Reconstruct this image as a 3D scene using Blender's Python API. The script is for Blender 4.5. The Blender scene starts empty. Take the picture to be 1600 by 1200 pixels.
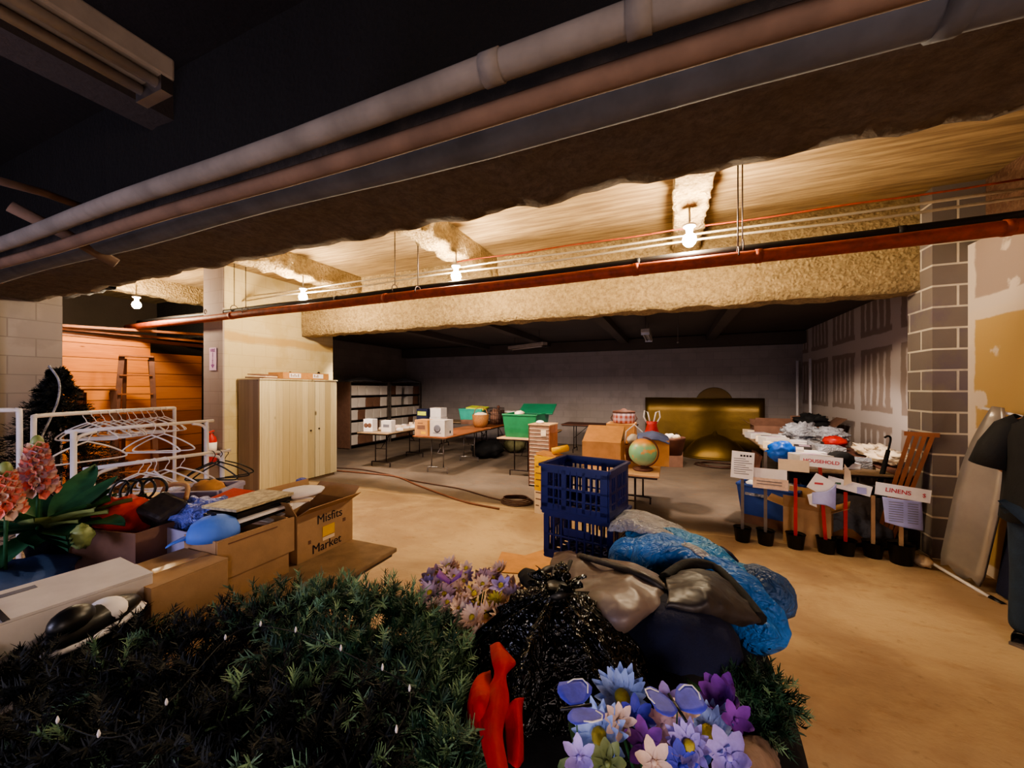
import bpy, math, random
from mathutils import Vector, Matrix, Euler, noise
R = math.radians
rnd = random.Random(7)
S = bpy.context.scene
COL = S.collection
YAW = R(22.6); CA, SA = math.cos(YAW), math.sin(YAW)
H, HY, F = 1.65, 607.0, 600.0

# ---- survey helpers: a sight line of the photograph met with a plane of the room ----
def W(px, py, t):
    dx = (px-800)/F
    return Vector((t*(dx*CA-SA), t*(CA+dx*SA), H-(py-HY)*t/F))
def PZ(px, py, z): return W(px, py, (H-z)*F/(py-HY))
def PX(px, py, X): return W(px, py, X/((px-800)/F*CA-SA))
def PY(px, py, Y): return W(px, py, Y/(CA+(px-800)/F*SA))

# ---------------------------------------------------------------- mesh builder
class MB:
    def __init__(s): s.v = []; s.f = []; s.sm = []; s.M = Matrix()
    def _add(s, vs, fs, smooth=False):
        b = len(s.v); M = s.M
        s.v += [tuple(M @ Vector(p)) for p in vs]
        s.f += [tuple(b+i for i in f) for f in fs]; s.sm += [smooth]*len(fs)
        return s
    def box(s, c, d, rot=(0,0,0), taper=1.0):
        x, y, z = d[0]/2, d[1]/2, d[2]/2; E = Euler(rot).to_matrix(); c = Vector(c); vs = []
        for k in (-1, 1):
            q = taper if k < 0 else 1
            for i, j in ((-1,-1),(1,-1),(1,1),(-1,1)): vs.append(c+E @ Vector((i*x*q, j*y*q, k*z)))
        return s._add(vs, [(3,2,1,0),(4,5,6,7),(0,1,5,4),(1,2,6,5),(2,3,7,6),(3,0,4,7)])
    def bb(s, a, b): return s.box([(a[i]+b[i])/2 for i in range(3)], [abs(b[i]-a[i]) for i in range(3)])
    def beam(s, a, b, w, h, up=(0,0,1)):
        a, b = Vector(a), Vector(b); d = (b-a).normalized(); u = Vector(up)
        if abs(d.dot(u)) > .98: u = Vector((1,0,0))
        r = d.cross(u).normalized(); u = r.cross(d)
        vs = [p+r*i*w/2+u*j*h/2 for p in (a, b) for i, j in ((-1,-1),(1,-1),(1,1),(-1,1))]
        return s._add(vs, [(3,2,1,0),(4,5,6,7),(0,1,5,4),(1,2,6,5),(2,3,7,6),(3,0,4,7)])
    def tube(s, pts, r, n=8, caps=True, flat=1.0):
        pts = [Vector(p) for p in pts]; m = len(pts)
        rs = r if isinstance(r, (list, tuple)) else [r]*m
        vs = []; prev = None
        for i, p in enumerate(pts):
            t = (pts[min(i+1, m-1)]-pts[max(i-1, 0)])
            t = t.normalized() if t.length > 1e-9 else Vector((0,0,1))
            if prev is None:
                u = Vector((0,0,1)) if abs(t.z) < .9 else Vector((1,0,0))
            else: u = prev
            a = t.cross(u)
            if a.length < 1e-6: a = t.cross(Vector((.3,1,.2)))
            a.normalize(); u = a.cross(t).normalized(); prev = u
            for k in range(n):
                th = 2*math.pi*k/n
                vs.append(p+a*math.cos(th)*rs[i]+u*math.sin(th)*rs[i]*flat)
        fs = [(i*n+k, i*n+(k+1)%n, (i+1)*n+(k+1)%n, (i+1)*n+k) for i in range(m-1) for k in range(n)]
        if caps: fs += [tuple(range(n-1, -1, -1)), tuple((m-1)*n+k for k in range(n))]
        return s._add(vs, fs, True)
    def ring(s, c, r, w=.006, rot=(0,0,0), n=20):
        E = Euler(rot).to_matrix(); return s.tube([Vector(c)+E @ Vector((r*math.cos(6.2832*k/n), r*math.sin(6.2832*k/n), 0)) for k in range(n+1)], w, 6)
    def lathe(s, prof, c=(0,0,0), n=20, rot=None, sq=(1,1)):
        c = Vector(c); E = Euler(rot).to_matrix() if rot else Matrix.Identity(3)
        vs = []; m = len(prof)
        for r, z in prof:
            for k in range(n):
                th = 2*math.pi*k/n; vs.append(c+E @ Vector((math.cos(th)*r*sq[0], math.sin(th)*r*sq[1], z)))
        fs = [(i*n+k, i*n+(k+1)%n, (i+1)*n+(k+1)%n, (i+1)*n+k) for i in range(m-1) for k in range(n)]
        if prof[0][0] > 1e-6: fs.append(tuple(range(n-1, -1, -1)))
        if prof[-1][0] > 1e-6: fs.append(tuple((m-1)*n+k for k in range(n)))
        return s._add(vs, fs, True)
    def ball(s, c, r, n=16, m=10, nz=0, sc=4, seed=0):
        r = (r,)*3 if not isinstance(r, (tuple, list)) else r; c = Vector(c); vs = []
        for i in range(m+1):
            ph = math.pi*i/m
            for k in range(n):
                th = 2*math.pi*k/n
                d = Vector((math.sin(ph)*math.cos(th), math.sin(ph)*math.sin(th), -math.cos(ph)))
                q = 1+nz*noise.noise(d*sc+Vector((seed, seed*2.3, 0))) if nz else 1
                vs.append(c+Vector((d.x*r[0], d.y*r[1], d.z*r[2]))*q)
        return s._add(vs, [(i*n+k, i*n+(k+1)%n, (i+1)*n+(k+1)%n, (i+1)*n+k) for i in range(m) for k in range(n)], True)
    def quad(s, *p, smooth=False): return s._add(p, [tuple(range(len(p)))], smooth)
    def grid(s, P, smooth=True, close=False):
        m, n = len(P), len(P[0]); vs = [p for r in P for p in r]
        fs = [(i*n+j, i*n+(j+1)%n, (i+1)*n+(j+1)%n, (i+1)*n+j) for i in range(m-1) for j in range(n if close else n-1)]
        return s._add(vs, fs, smooth)
    def build(s, name, m, parent=None, bevel=0, solid=0, sub=0, loc=None, rz=0):
        me = bpy.data.meshes.new(name); me.from_pydata(s.v, [], s.f); me.validate()
        if len(me.polygons) == len(s.sm): me.polygons.foreach_set('use_smooth', s.sm)
        me.materials.append(m); o = bpy.data.objects.new(name, me); COL.objects.link(o)
        if parent is not None: o.parent = parent
        if loc is not None: o.location = loc
        if rz: o.rotation_euler.z = rz
        if solid:
            q = o.modifiers.new('t', 'SOLIDIFY'); q.thickness = solid; q.offset = 0
        if bevel:
            q = o.modifiers.new('b', 'BEVEL'); q.width = bevel; q.segments = 2; q.limit_method = 'ANGLE'; q.angle_limit = R(40)
        if sub:
            q = o.modifiers.new('s', 'SUBSURF'); q.levels = sub; q.render_levels = sub
        return o

LABELS = {}
def tag(o, label, cat, group=None, kind=None):
    o['label'] = label; o['category'] = cat
    if group: o['group'] = group
    if kind: o['kind'] = kind
    if label in LABELS and not group: print('DUPLICATE LABEL', label)
    LABELS[label] = 1
    return o
def thing(name, label, cat, loc=(0,0,0), rz=0, group=None):
    o = bpy.data.objects.new(name, None); COL.objects.link(o); o.location = loc; o.rotation_euler.z = rz
    o.empty_display_size = .1
    return tag(o, label, cat, group)
def struct(name, mb, m, **k):
    o = mb.build(name, m, **k); o['kind'] = 'structure'; return o
def dup(root, loc, rz=None, label=None, group=None):
    r = root.copy(); COL.objects.link(r); r.location = loc
    if rz is not None: r.rotation_euler.z = rz
    if label: r['label'] = label
    if group: r['group'] = group
    for ch in root.children:
        c = ch.copy(); COL.objects.link(c); c.parent = r
        for g in ch.children:
            d = g.copy(); COL.objects.link(d); d.parent = c
    return r
def bez(pts, n=8):
    """Catmull-Rom through points"""
    pts = [Vector(p) for p in pts]; out = []
    for i in range(len(pts)-1):
        p0, p1, p2, p3 = pts[max(i-1,0)], pts[i], pts[i+1], pts[min(i+2, len(pts)-1)]
        for k in range(n):
            t = k/n
            out.append(.5*((2*p1)+(p2-p0)*t+(2*p0-5*p1+4*p2-p3)*t*t+(3*p1-p0-3*p2+p3)*t**3))
    out.append(pts[-1]); return out
def sheet(rows, nu=8, nv=8, amp=0, sc=6, seed=0, amp2=0, sc2=20, aniso=(1,1,1)):
    """smooth cloth through rows of control points"""
    A = [bez(r, nu) for r in rows]
    cols = [bez([a[j] for a in A], nv) for j in range(len(A[0]))]
    G = [[cols[j][i] for j in range(len(cols))] for i in range(len(cols[0]))]
    if amp:
        for i in range(len(G)):
            for j in range(len(G[0])):
                p = G[i][j]; q = Vector((p.x*aniso[0], p.y*aniso[1], p.z*aniso[2]))
                d = noise.noise(q*sc+Vector((seed, 0, 0)))
                rdg = 1-abs(noise.noise(q*sc*1.7+Vector((0, seed, 3))))*2
                G[i][j] = p+Vector((0,0,1))*(amp*(d+.6*rdg)+amp2*noise.noise(q*sc2))+Vector((.5,.5,0))*amp*noise.noise(q*sc+Vector((9,seed,1)))
    return G

# ---------------------------------------------------------------- materials
def lin(h):
    h = h.lstrip('#'); o = []
    for i in (0, 2, 4):
        c = int(h[i:i+2], 16)/255; o.append(c/12.92 if c <= .04045 else ((c+.055)/1.055)**2.4)
    return tuple(o)
class NT:
    def __init__(s, name):
        s.m = bpy.data.materials.new(name); s.m.use_nodes = True; s.t = s.m.node_tree
        s.b = s.t.nodes['Principled BSDF']; s.o = None
    def n(s, typ, **k):
        x = s.t.nodes.new(typ)
        for a, v in k.items(): setattr(x, a, v)
        return x
    def L(s, a, b): s.t.links.new(a, b)
    def coord(s):
        if s.o is None: s.o = s.n('ShaderNodeTexCoord').outputs['Object']
        return s.o
    def mapv(s, scale=(1,1,1), rot=(0,0,0), loc=(0,0,0), src=None):
        x = s.n('ShaderNodeMapping'); x.inputs['Scale'].default_value = scale; x.inputs['Rotation'].default_value = rot
        x.inputs['Location'].default_value = loc
        s.L(src or s.coord(), x.inputs['Vector']); return x.outputs[0]
    def noise(s, sc, v=None, det=4, rough=.6, dist=0):
        x = s.n('ShaderNodeTexNoise'); x.inputs['Scale'].default_value = sc; x.inputs['Detail'].default_value = det
        x.inputs['Roughness'].default_value = rough; x.inputs['Distortion'].default_value = dist
        s.L(v or s.coord(), x.inputs['Vector']); return x.outputs['Fac']
    def vor(s, sc, v=None, feat='F1', out='Distance'):
        x = s.n('ShaderNodeTexVoronoi', feature=feat); x.inputs['Scale'].default_value = sc
        s.L(v or s.coord(), x.inputs['Vector']); return x.outputs[out]
    def ma(s, op, a, b=0, c=None, clamp=False):
        x = s.n('ShaderNodeMath', operation=op); x.use_clamp = clamp
        for i, v in enumerate((a, b) if c is None else (a, b, c)):
            if isinstance(v, (int, float)): x.inputs[i].default_value = v
            else: s.L(v, x.inputs[i])
        return x.outputs[0]
    def ss(s, v, lo, hi):
        x = s.n('ShaderNodeMapRange', interpolation_type='SMOOTHSTEP'); x.inputs['From Min'].default_value = lo
        x.inputs['From Max'].default_value = hi; s.L(v, x.inputs['Value']); return x.outputs[0]
    def mix(s, f, a, b, mode='MIX'):
        x = s.n('ShaderNodeMix', data_type='RGBA', blend_type=mode); i = x.inputs
        for sock, v in ((i[0], f), (i[6], a), (i[7], b)):
            if isinstance(v, (int, float)): sock.default_value = v
            elif isinstance(v, tuple): sock.default_value = (*v[:3], 1)
            else: s.L(v, sock)
        return x.outputs[2]
    def sep(s, v=None):
        x = s.n('ShaderNodeSeparateXYZ'); s.L(v or s.coord(), x.inputs[0]); return x.outputs
    def comb(s, x_, y_, z_=0):
        x = s.n('ShaderNodeCombineXYZ')
        for i, v in enumerate((x_, y_, z_)):
            if isinstance(v, (int, float)): x.inputs[i].default_value = v
            else: s.L(v, x.inputs[i])
        return x.outputs[0]
    def col(s, v):
        if isinstance(v, tuple): s.b.inputs['Base Color'].default_value = (*v[:3], 1)
        else: s.L(v, s.b.inputs['Base Color'])
    def bump(s, h, st=.3, dist=.02):
        x = s.n('ShaderNodeBump'); x.inputs['Strength'].default_value = st; x.inputs['Distance'].default_value = dist
        s.L(h, x.inputs['Height']); s.L(x.outputs[0], s.b.inputs['Normal'])
    def done(s, rough=.8, metal=0, spec=None, **k):
        if isinstance(rough, (int, float)): s.b.inputs['Roughness'].default_value = rough
        else: s.L(rough, s.b.inputs['Roughness'])
        s.b.inputs['Metallic'].default_value = metal
        if spec is not None: s.b.inputs['Specular IOR Level'].default_value = spec
        for a, v in k.items(): s.b.inputs[a.replace('_', ' ')].default_value = v
        return s.m
def dim(c, q): return tuple(min(1, x*q) for x in c)
def mat(name, c, rough=.75, metal=0, var=.2, sc=9, bump=.15, bs=60, spec=None, bd=.01, crease=0, **k):
    if isinstance(c, str): c = lin(c)
    N = NT(name); f = N.noise(sc)
    N.col(N.mix(N.ss(f, .25, .75), dim(c, 1-var), dim(c, 1+var)))
    if crease:
        h = N.ma('ABSOLUTE', N.ma('SUBTRACT', N.noise(crease, det=3, dist=1.2), .5)); N.bump(N.ma('ADD', h, N.ma('MULTIPLY', N.ma('ABSOLUTE', N.ma('SUBTRACT', N.noise(crease*2.6, det=2, dist=.8), .5)), .5)), 1.0, .05)
    elif bump: N.bump(N.noise(bs, det=3), bump, bd)
    return N.done(rough, metal, spec, **k)
M = {}
M['card'] = mat('cardboard', '#a88662', .85, var=.12, bump=.08)
M['card_d'] = mat('brown_cardboard', '#745343', .85, var=.15, bump=.08)
M['card_o'] = mat('orange_cardboard', '#b98550', .85, var=.12, bump=.08)
M['card_in'] = mat('cardboard_inside', '#8d6743', .9, var=.1, bump=.05)
M['card_w'] = mat('white_cardboard', '#c9c0bb', .8, var=.07, bump=.05)
M['card_l'] = mat('lavender_cardboard', '#9c98b8', .8, var=.07, bump=.05)
M['tape'] = mat('packing_tape', '#c9a26c', .25, var=.1, bump=0)
M['paper'] = mat('paper', '#eee8ea', .8, var=.05, bump=.03)
M['paper_c'] = mat('cream_paper', '#dfc9ae', .8, var=.06, bump=.03)
M['paper_b'] = mat('blue_paper', '#a3a6dc', .8, var=.12, bump=.05)
M['ink'] = mat('black_ink', '#1c1620', .8, var=.1, bump=0)
M['ink_g'] = mat('grey_ink', '#6c6a74', .8, var=.1, bump=0)
M['ink_r'] = mat('red_marker', '#c04b58', .8, var=.1, bump=0)
M['white_p'] = mat('white_plastic', '#d5cfd0', .4, var=.06, bump=.02)
M['clearish'] = mat('frosted_plastic', '#9c9ca4', .35, var=.3, crease=9)
M['blue_p'] = mat('blue_crate_plastic', '#101a5c', .38, var=.15, bump=.03)
M['blue_tote'] = mat('blue_tote_plastic', '#2f4c96', .4, var=.1, bump=.03)
M['navy'] = mat('navy_fabric', '#0a1030', .9, var=.4, bump=.3, bs=90)
M['blue_nylon'] = mat('bright_blue_nylon', '#1668b8', .55, var=.3, sc=6, crease=7)
M['teal_nylon'] = mat('grey_blue_nylon', '#2c4f7c', .55, var=.3, sc=6, crease=8)
M['cyan'] = mat('light_blue_nylon', '#2a7fb4', .55, var=.3, sc=8, crease=9)
M['sky'] = mat('sky_blue_cloth', '#5580e0', .7, var=.1, bump=.1)
M['peri'] = mat('periwinkle_plastic', '#5f6cc0', .4, var=.25, sc=12, crease=10)
M['taupe'] = mat('taupe_vinyl', '#6b5c56', .48, var=.2, sc=4, bump=.5, bs=5, bd=.06)
M['taupe_d'] = mat('dark_taupe_vinyl', '#302a2a', .5, var=.2, sc=5, bump=.5, bs=6, bd=.06)
M['blackfab'] = mat('black_fabric', '#0b0a0c', .85, var=.4, bump=.2)
M['blackp'] = mat('black_plastic', '#111114', .4, var=.3, bump=.05)
M['trash'] = mat('black_bin_liner', '#070907', .22, var=.3, sc=6, crease=9)
M['red'] = mat('red_velvet', '#a80208', .8, var=.25, bump=.2)
M['redp'] = mat('red_paint', '#b3231c', .5, var=.15, bump=.03)
M['redc'] = mat('red_cloth', '#c03020', .7, var=.15, bump=.15)
M['green_p'] = mat('green_bin_plastic', '#1b6b42', .45, var=.12, bump=.05)
M['green_d'] = mat('dark_green_plastic', '#155038', .45, var=.12, bump=.05)
M['teal_p'] = mat('teal_bin_plastic', '#2a8f7c', .45, var=.12, bump=.05)
M['yellow'] = mat('yellow_print', '#e2b012', .6, var=.08, bump=.03)
M['lime'] = mat('lime_plastic', '#b8c23c', .6, var=.15, bump=.1)
M['steel'] = mat('bare_steel', '#9a9390', .35, 1, var=.15, bump=.05)
M['grey_m'] = mat('grey_painted_steel', '#6c625c', .5, .3, var=.2, bump=.05)
M['brown_m'] = mat('dark_brown_steel', '#2e2220', .5, .4, var=.2, bump=.05)
M['wood_o'] = mat('orange_wood', '#8a5230', .6, var=.25, sc=5, bump=.1)
M['wood_l'] = mat('pale_wood', '#b58f68', .65, var=.15, sc=5, bump=.1)
M['wood_d'] = mat('dark_ladder_wood', '#593426', .7, var=.25, sc=6, bump=.1)
M['wood_g'] = mat('driftwood_boards', '#8c7358', .7, var=.25, sc=8, bump=.15)
M['wicker'] = mat('wicker_weave', '#8a5a30', .8, var=.35, sc=60, bump=.6, bs=120)
M['leaf'] = mat('green_leaf', '#2f5c3c', .45, var=.3, sc=12, bump=.2, bs=20)
M['leaf_y'] = mat('pale_green_leaf', '#7f8c55', .5, var=.3, sc=12, bump=.2, bs=20)
M['needle'] = mat('dark_pine_needles', '#224430', .6, var=.45, sc=14, bump=0)
M['needle_l'] = mat('pale_tip_needles', '#6b8a68', .6, var=.4, sc=18, bump=0)  # pale tips, brightened to paint highlights on the upper garlands
M['needle_b'] = mat('black_green_needles', '#050b08', .7, var=.5, sc=14, bump=0)  # near-black green; on the lower garlands it paints their shade
M['bark'] = mat('brown_stem', '#3a2a1c', .8)
M['fl_blue'] = mat('pale_blue_petal', '#a3b8f2', .7, var=.2, sc=30, bump=.1)
M['fl_lav'] = mat('lavender_petal', '#b09ee0', .7, var=.2, sc=30, bump=.1)
M['fl_pur'] = mat('purple_petal', '#7a3a9c', .7, var=.25, sc=30, bump=.1)
M['fl_ind'] = mat('indigo_petal', '#4a4cc6', .6, var=.25, sc=30, bump=.1)
M['fl_pk'] = mat('peach_petal', '#dfc0ae', .7, var=.15, sc=30, bump=.1)
M['fl_ma'] = mat('mauve_petal', '#c4a6b8', .7, var=.2, sc=30, bump=.1)
M['fl_cor'] = mat('coral_petal', '#ea8a7c', .7, var=.2, sc=30, bump=.1)
M['fl_y'] = mat('yellow_flower_eye', '#b9a73c', .8, var=.2, sc=30, bump=.3)
M['black_m'] = mat('black_iron_pipe', '#141010', .6, .2, var=.3, bump=.1)
M['rust'] = mat('rust_red_pipe', '#8c3b20', .6, .1, var=.3, sc=14, bump=.25, bs=40)
M['conduit'] = mat('galvanised_conduit', '#b8ad9a', .4, .6, var=.15, bump=.05)
M['lag'] = mat('grey_pipe_lagging', '#756c64', .9, var=.25, sc=5, bump=.35, bs=14)
M['lag_b'] = mat('brown_pipe_lagging', '#6c5444', .9, var=.25, sc=5, bump=.35, bs=14)
M['lag_n'] = mat('blue_grey_pipe_lagging', '#5f6069', .9, var=.25, sc=5, bump=.35, bs=14)
M['fixture'] = mat('grey_lamp_housing', '#8a8078', .5, var=.15, bump=.05)
M['skin'] = mat('skin', '#b07a5c', .5, var=.06, bump=.03)
M['hair'] = mat('brown_hair', '#2a1a12', .7, var=.3, bump=.3)
M['jeans'] = mat('dark_blue_jeans', '#17283a', .85, var=.25, sc=14, bump=.3, bs=90)
M['silver'] = mat('silver_ironing_cover', '#a9a29c', .32, .55, var=.12, sc=3, bump=.3, bs=8)
M['terra'] = mat('potting_soil', '#6b4a34', .9, bump=.5)
M['cord_b'] = mat('brown_rubber_cord', '#4a2e22', .6)
M['cord_o'] = mat('orange_rubber_hose', '#744630', .6)
def emis(name, c, st):
    N = NT(name); N.b.inputs['Emission Color'].default_value = (*c, 1); N.b.inputs['Emission Strength'].default_value = st
    N.col(c); return N.done(.3)

# --- room surfaces (object space = world metres, pieces are built at the origin) ---
def m_floor():
    N = NT('stained_concrete_floor'); s = N.sep()
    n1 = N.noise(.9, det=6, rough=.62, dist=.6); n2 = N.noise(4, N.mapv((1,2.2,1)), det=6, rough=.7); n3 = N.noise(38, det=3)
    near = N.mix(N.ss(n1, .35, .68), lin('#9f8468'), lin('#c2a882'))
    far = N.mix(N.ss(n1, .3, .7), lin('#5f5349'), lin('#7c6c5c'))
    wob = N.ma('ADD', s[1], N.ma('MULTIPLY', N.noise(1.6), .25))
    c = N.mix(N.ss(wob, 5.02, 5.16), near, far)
    c = N.mix(N.ma('MULTIPLY', N.ss(n2, .52, .75), .45), c, lin('#8a5f3a'))
    c = N.mix(N.ma('MULTIPLY', N.ss(N.noise(9, det=5), .62, .72), .35), c, lin('#5c452f'))
    joint = N.ma('MULTIPLY', N.ss(N.ma('ABSOLUTE', N.ma('SUBTRACT', wob, 5.0)), .02, .004), .6)
    c = N.mix(joint, c, lin('#d8bf92'))
    N.col(c); N.bump(N.ma('ADD', n2, N.ma('MULTIPLY', n3, .4)), .25, .02)
    return N.done(N.ma('ADD', N.ma('MULTIPLY', n2, .35), .5))
def m_slab():
    N = NT('board_formed_concrete_ceiling')
    g = N.noise(3, N.mapv((.5, 6, 1)), det=6, rough=.65); n = N.noise(1.1, det=3)
    c = N.mix(N.ss(g, .3, .72), lin('#80694c'), lin('#b89f76')); c = N.mix(N.ma('MULTIPLY', N.ss(n, .45, .7), .35), c, lin('#7a6448'))
    N.col(c); N.bump(g, .5, .03); return N.done(.9)
def m_spray(name, a, b, bs=1.0, top_shade=None):
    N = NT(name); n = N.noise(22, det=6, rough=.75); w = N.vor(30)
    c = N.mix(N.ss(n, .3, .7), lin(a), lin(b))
    if top_shade: c = N.mix(N.ss(N.ma('ADD', N.sep()[2], N.ma('MULTIPLY', N.noise(3), .15)), top_shade, top_shade+.15), c, lin('#120e0e'))  # shade above this height, painted near-black into the colour
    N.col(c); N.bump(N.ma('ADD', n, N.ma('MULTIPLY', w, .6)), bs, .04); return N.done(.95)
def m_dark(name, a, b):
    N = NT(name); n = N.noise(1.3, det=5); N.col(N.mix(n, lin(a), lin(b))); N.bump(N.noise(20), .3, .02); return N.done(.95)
def m_block(name, ax, a, b, mort, msize=.012, bumpst=.4, bw=.4, rh=.2, off=(0,0), stain=None, stainmax=.45, band=None):
    N = NT(name); s = N.sep(); u = s[1] if ax == 'X' else s[0]
    if ax == 'XY': u = N.ma('ADD', s[0], s[1])
    v = N.comb(N.ma('ADD', u, off[0]), N.ma('ADD', s[2], off[1]))
    x = N.n('ShaderNodeTexBrick'); N.L(v, x.inputs['Vector'])
    for k, q in (('Scale', 1), ('Mortar Size', msize), ('Mortar Smooth', .3), ('Bias', 0), ('Brick Width', bw), ('Row Height', rh)): x.inputs[k].default_value = q
    x.inputs['Color1'].default_value = (*lin(a), 1); x.inputs['Color2'].default_value = (*lin(b), 1); x.inputs['Mortar'].default_value = (*lin(mort), 1)
    c = N.mix(N.ma('MULTIPLY', N.noise(5, det=5), .5), x.outputs['Color'], dim(lin(a), .75))
    if stain:
        nz = N.noise(2.2, det=5); c = N.mix(N.ma('MULTIPLY', N.ss(nz, .5, .62), stainmax), c, lin(stain))
    if band:
        zz = N.ma('ADD', s[2], N.ma('MULTIPLY', N.noise(2.5), .1)); c = N.mix(N.ma('MULTIPLY', N.ss(N.ma('ABSOLUTE', N.ma('SUBTRACT', zz, band)), .1, .04), .6), c, lin('#a5803f'))
    N.col(c); h = N.ma('SUBTRACT', N.ma('MULTIPLY', N.noise(40), .25), x.outputs['Fac']); N.bump(h, bumpst, .01)
    return N.done(.85)
def m_drywall(name, board, board2, mud, yellow=False):
    N = NT(name); s = N.sep(); wv = N.ma('MULTIPLY', N.ma('SUBTRACT', N.noise(3), .5), .12); y = N.ma('ADD', s[1], wv); z = N.ma('ADD', s[2], N.ma('MULTIPLY', wv, .5))
    def band(v, per, off, hw, sh=.02):
        f = N.ma('ABSOLUTE', N.ma('SUBTRACT', N.ma('PINGPONG', N.ma('ADD', v, off), per/2), 0)); return N.ss(f, hw+sh, hw)
    zt = band(z, 1.19, 0, .09)                       # tape rows at z = 0, 1.19, 2.38
    if yellow:
        yt = N.ss(N.ma('ABSOLUTE', N.ma('SUBTRACT', y, 4.98)), .09, .06)
        # mud dots over screws
        d = N.vor(1, N.comb(N.ma('MULTIPLY', y, 3.0), N.ma('MULTIPLY', z, 3.4), 0)); n = N.noise(14, det=3)
        spot = N.ss(N.ma('ADD', d, N.ma('MULTIPLY', n, .25)), .43, .36)
        base = N.mix(N.ss(N.ma('ADD', z, 0), 2.34, 2.40), lin(board), lin(board2)); m = N.ma('MAXIMUM', N.ma('MAXIMUM', zt, yt), spot)
    else:
        yt = band(y, 1.22, .3, .1)
        st = band(y, .2, .05, .022, .02); inside = N.ma('MULTIPLY', N.ss(N.ma('PINGPONG', z, .595), .16, .22), N.ss(N.noise(2.2), .3, .36))
        m = N.ma('MAXIMUM', N.ma('MAXIMUM', zt, yt), N.ma('MULTIPLY', st, inside))
        base = N.mix(N.noise(2), lin(board), lin(board2))
    N.col(N.mix(N.ma('MULTIPLY', m, .85), base, lin(mud))); N.bump(N.noise(9), .08, .02); return N.done(.85)
def m_planks(name, ax, a, b, ph=.23, gap=.012, vert=False):
    N = NT(name); s = N.sep(); u = s[1] if ax == 'X' else s[0]; r, l = (u, s[2]) if vert else (s[2], u)
    q = N.ma('DIVIDE', r, ph); idx = N.ma('FLOOR', q); fr = N.ma('FRACT', q)
    wn = N.n('ShaderNodeTexWhiteNoise', noise_dimensions='1D'); N.L(idx, wn.inputs['W'])
    g = N.noise(1, N.comb(N.ma('MULTIPLY', l, 1.6), N.ma('MULTIPLY', r, 22), N.ma('MULTIPLY', idx, 7)), det=6, dist=1.2)
    c = N.mix(N.ss(N.ma('ADD', N.ma('MULTIPLY', wn.outputs[0], .5), N.ma('MULTIPLY', g, .6)), .25, .85), lin(a), lin(b))
    kn = N.ss(N.vor(1, N.comb(N.ma('MULTIPLY', l, 1.6), N.ma('MULTIPLY', r, 4))), .09, .04); c = N.mix(kn, c, dim(lin(a), .4))
    e = N.ss(fr, gap/ph*1.2, gap/ph*.4); c = N.mix(e, c, dim(lin(a), .18))
    N.col(c); N.bump(N.ma('SUBTRACT', N.ma('MULTIPLY', g, .2), e), .4, .01); return N.done(.65)
BULB, AREA1, BACKL, EXPO = 800, 48, 130, 1.0
# ================================================================ the setting
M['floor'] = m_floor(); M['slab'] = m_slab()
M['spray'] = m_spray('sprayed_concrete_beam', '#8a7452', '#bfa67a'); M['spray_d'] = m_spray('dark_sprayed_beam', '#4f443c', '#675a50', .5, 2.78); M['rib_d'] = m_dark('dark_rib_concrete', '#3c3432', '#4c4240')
M['dark'] = m_dark('shaded_ceiling', '#141012', '#241c1c'); M['dark2'] = m_dark('dark_brown_plaster', '#3c342f', '#54483f')  # near-bay shade painted into ceiling colour; then a mottled dark brown plaster
M['cream'] = m_block('cream_painted_block', 'XY', '#bfae84', '#c4b48a', '#b2a077', .005, .15, stain='#ab9662', band=2.53)
M['mauve'] = m_block('greyed_painted_block', 'XY', '#94847f', '#998a85', '#8a7a76', .006, .25)
M['greyb'] = m_block('grey_painted_block', 'XY', '#8c827c', '#948a84', '#766c68', .006, .25, stain='#7a706c')
M['pier'] = m_block('bare_grey_block', 'XY', '#6e6560', '#7d736c', '#d8cdb8', .011, .5, bw=.406, rh=.203, stain='#5b4f6a', stainmax=.3)
M['back'] = m_block('back_block_wall', 'X', '#857b78', '#8d8380', '#7c726f', .006, .2, stain='#6f6460', stainmax=.3)
M['backy'] = m_block('rear_block_wall', 'Y', '#857b78', '#8d8380', '#7c726f', .006, .2, stain='#6f6460', stainmax=.3)
M['dry'] = m_drywall('grey_drywall', '#84746c', '#94847c', '#bdb1ae')
M['dryy'] = m_drywall('yellow_drywall', '#b3935f', '#9c897f', '#d0c2b4', True)
M['cedar'] = m_planks('cedar_planks', 'X', '#a0521f', '#d88840', .24)
M['cedar2'] = m_planks('brown_cedar_planks', 'X', '#7c451f', '#a8683a', .24)
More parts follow.
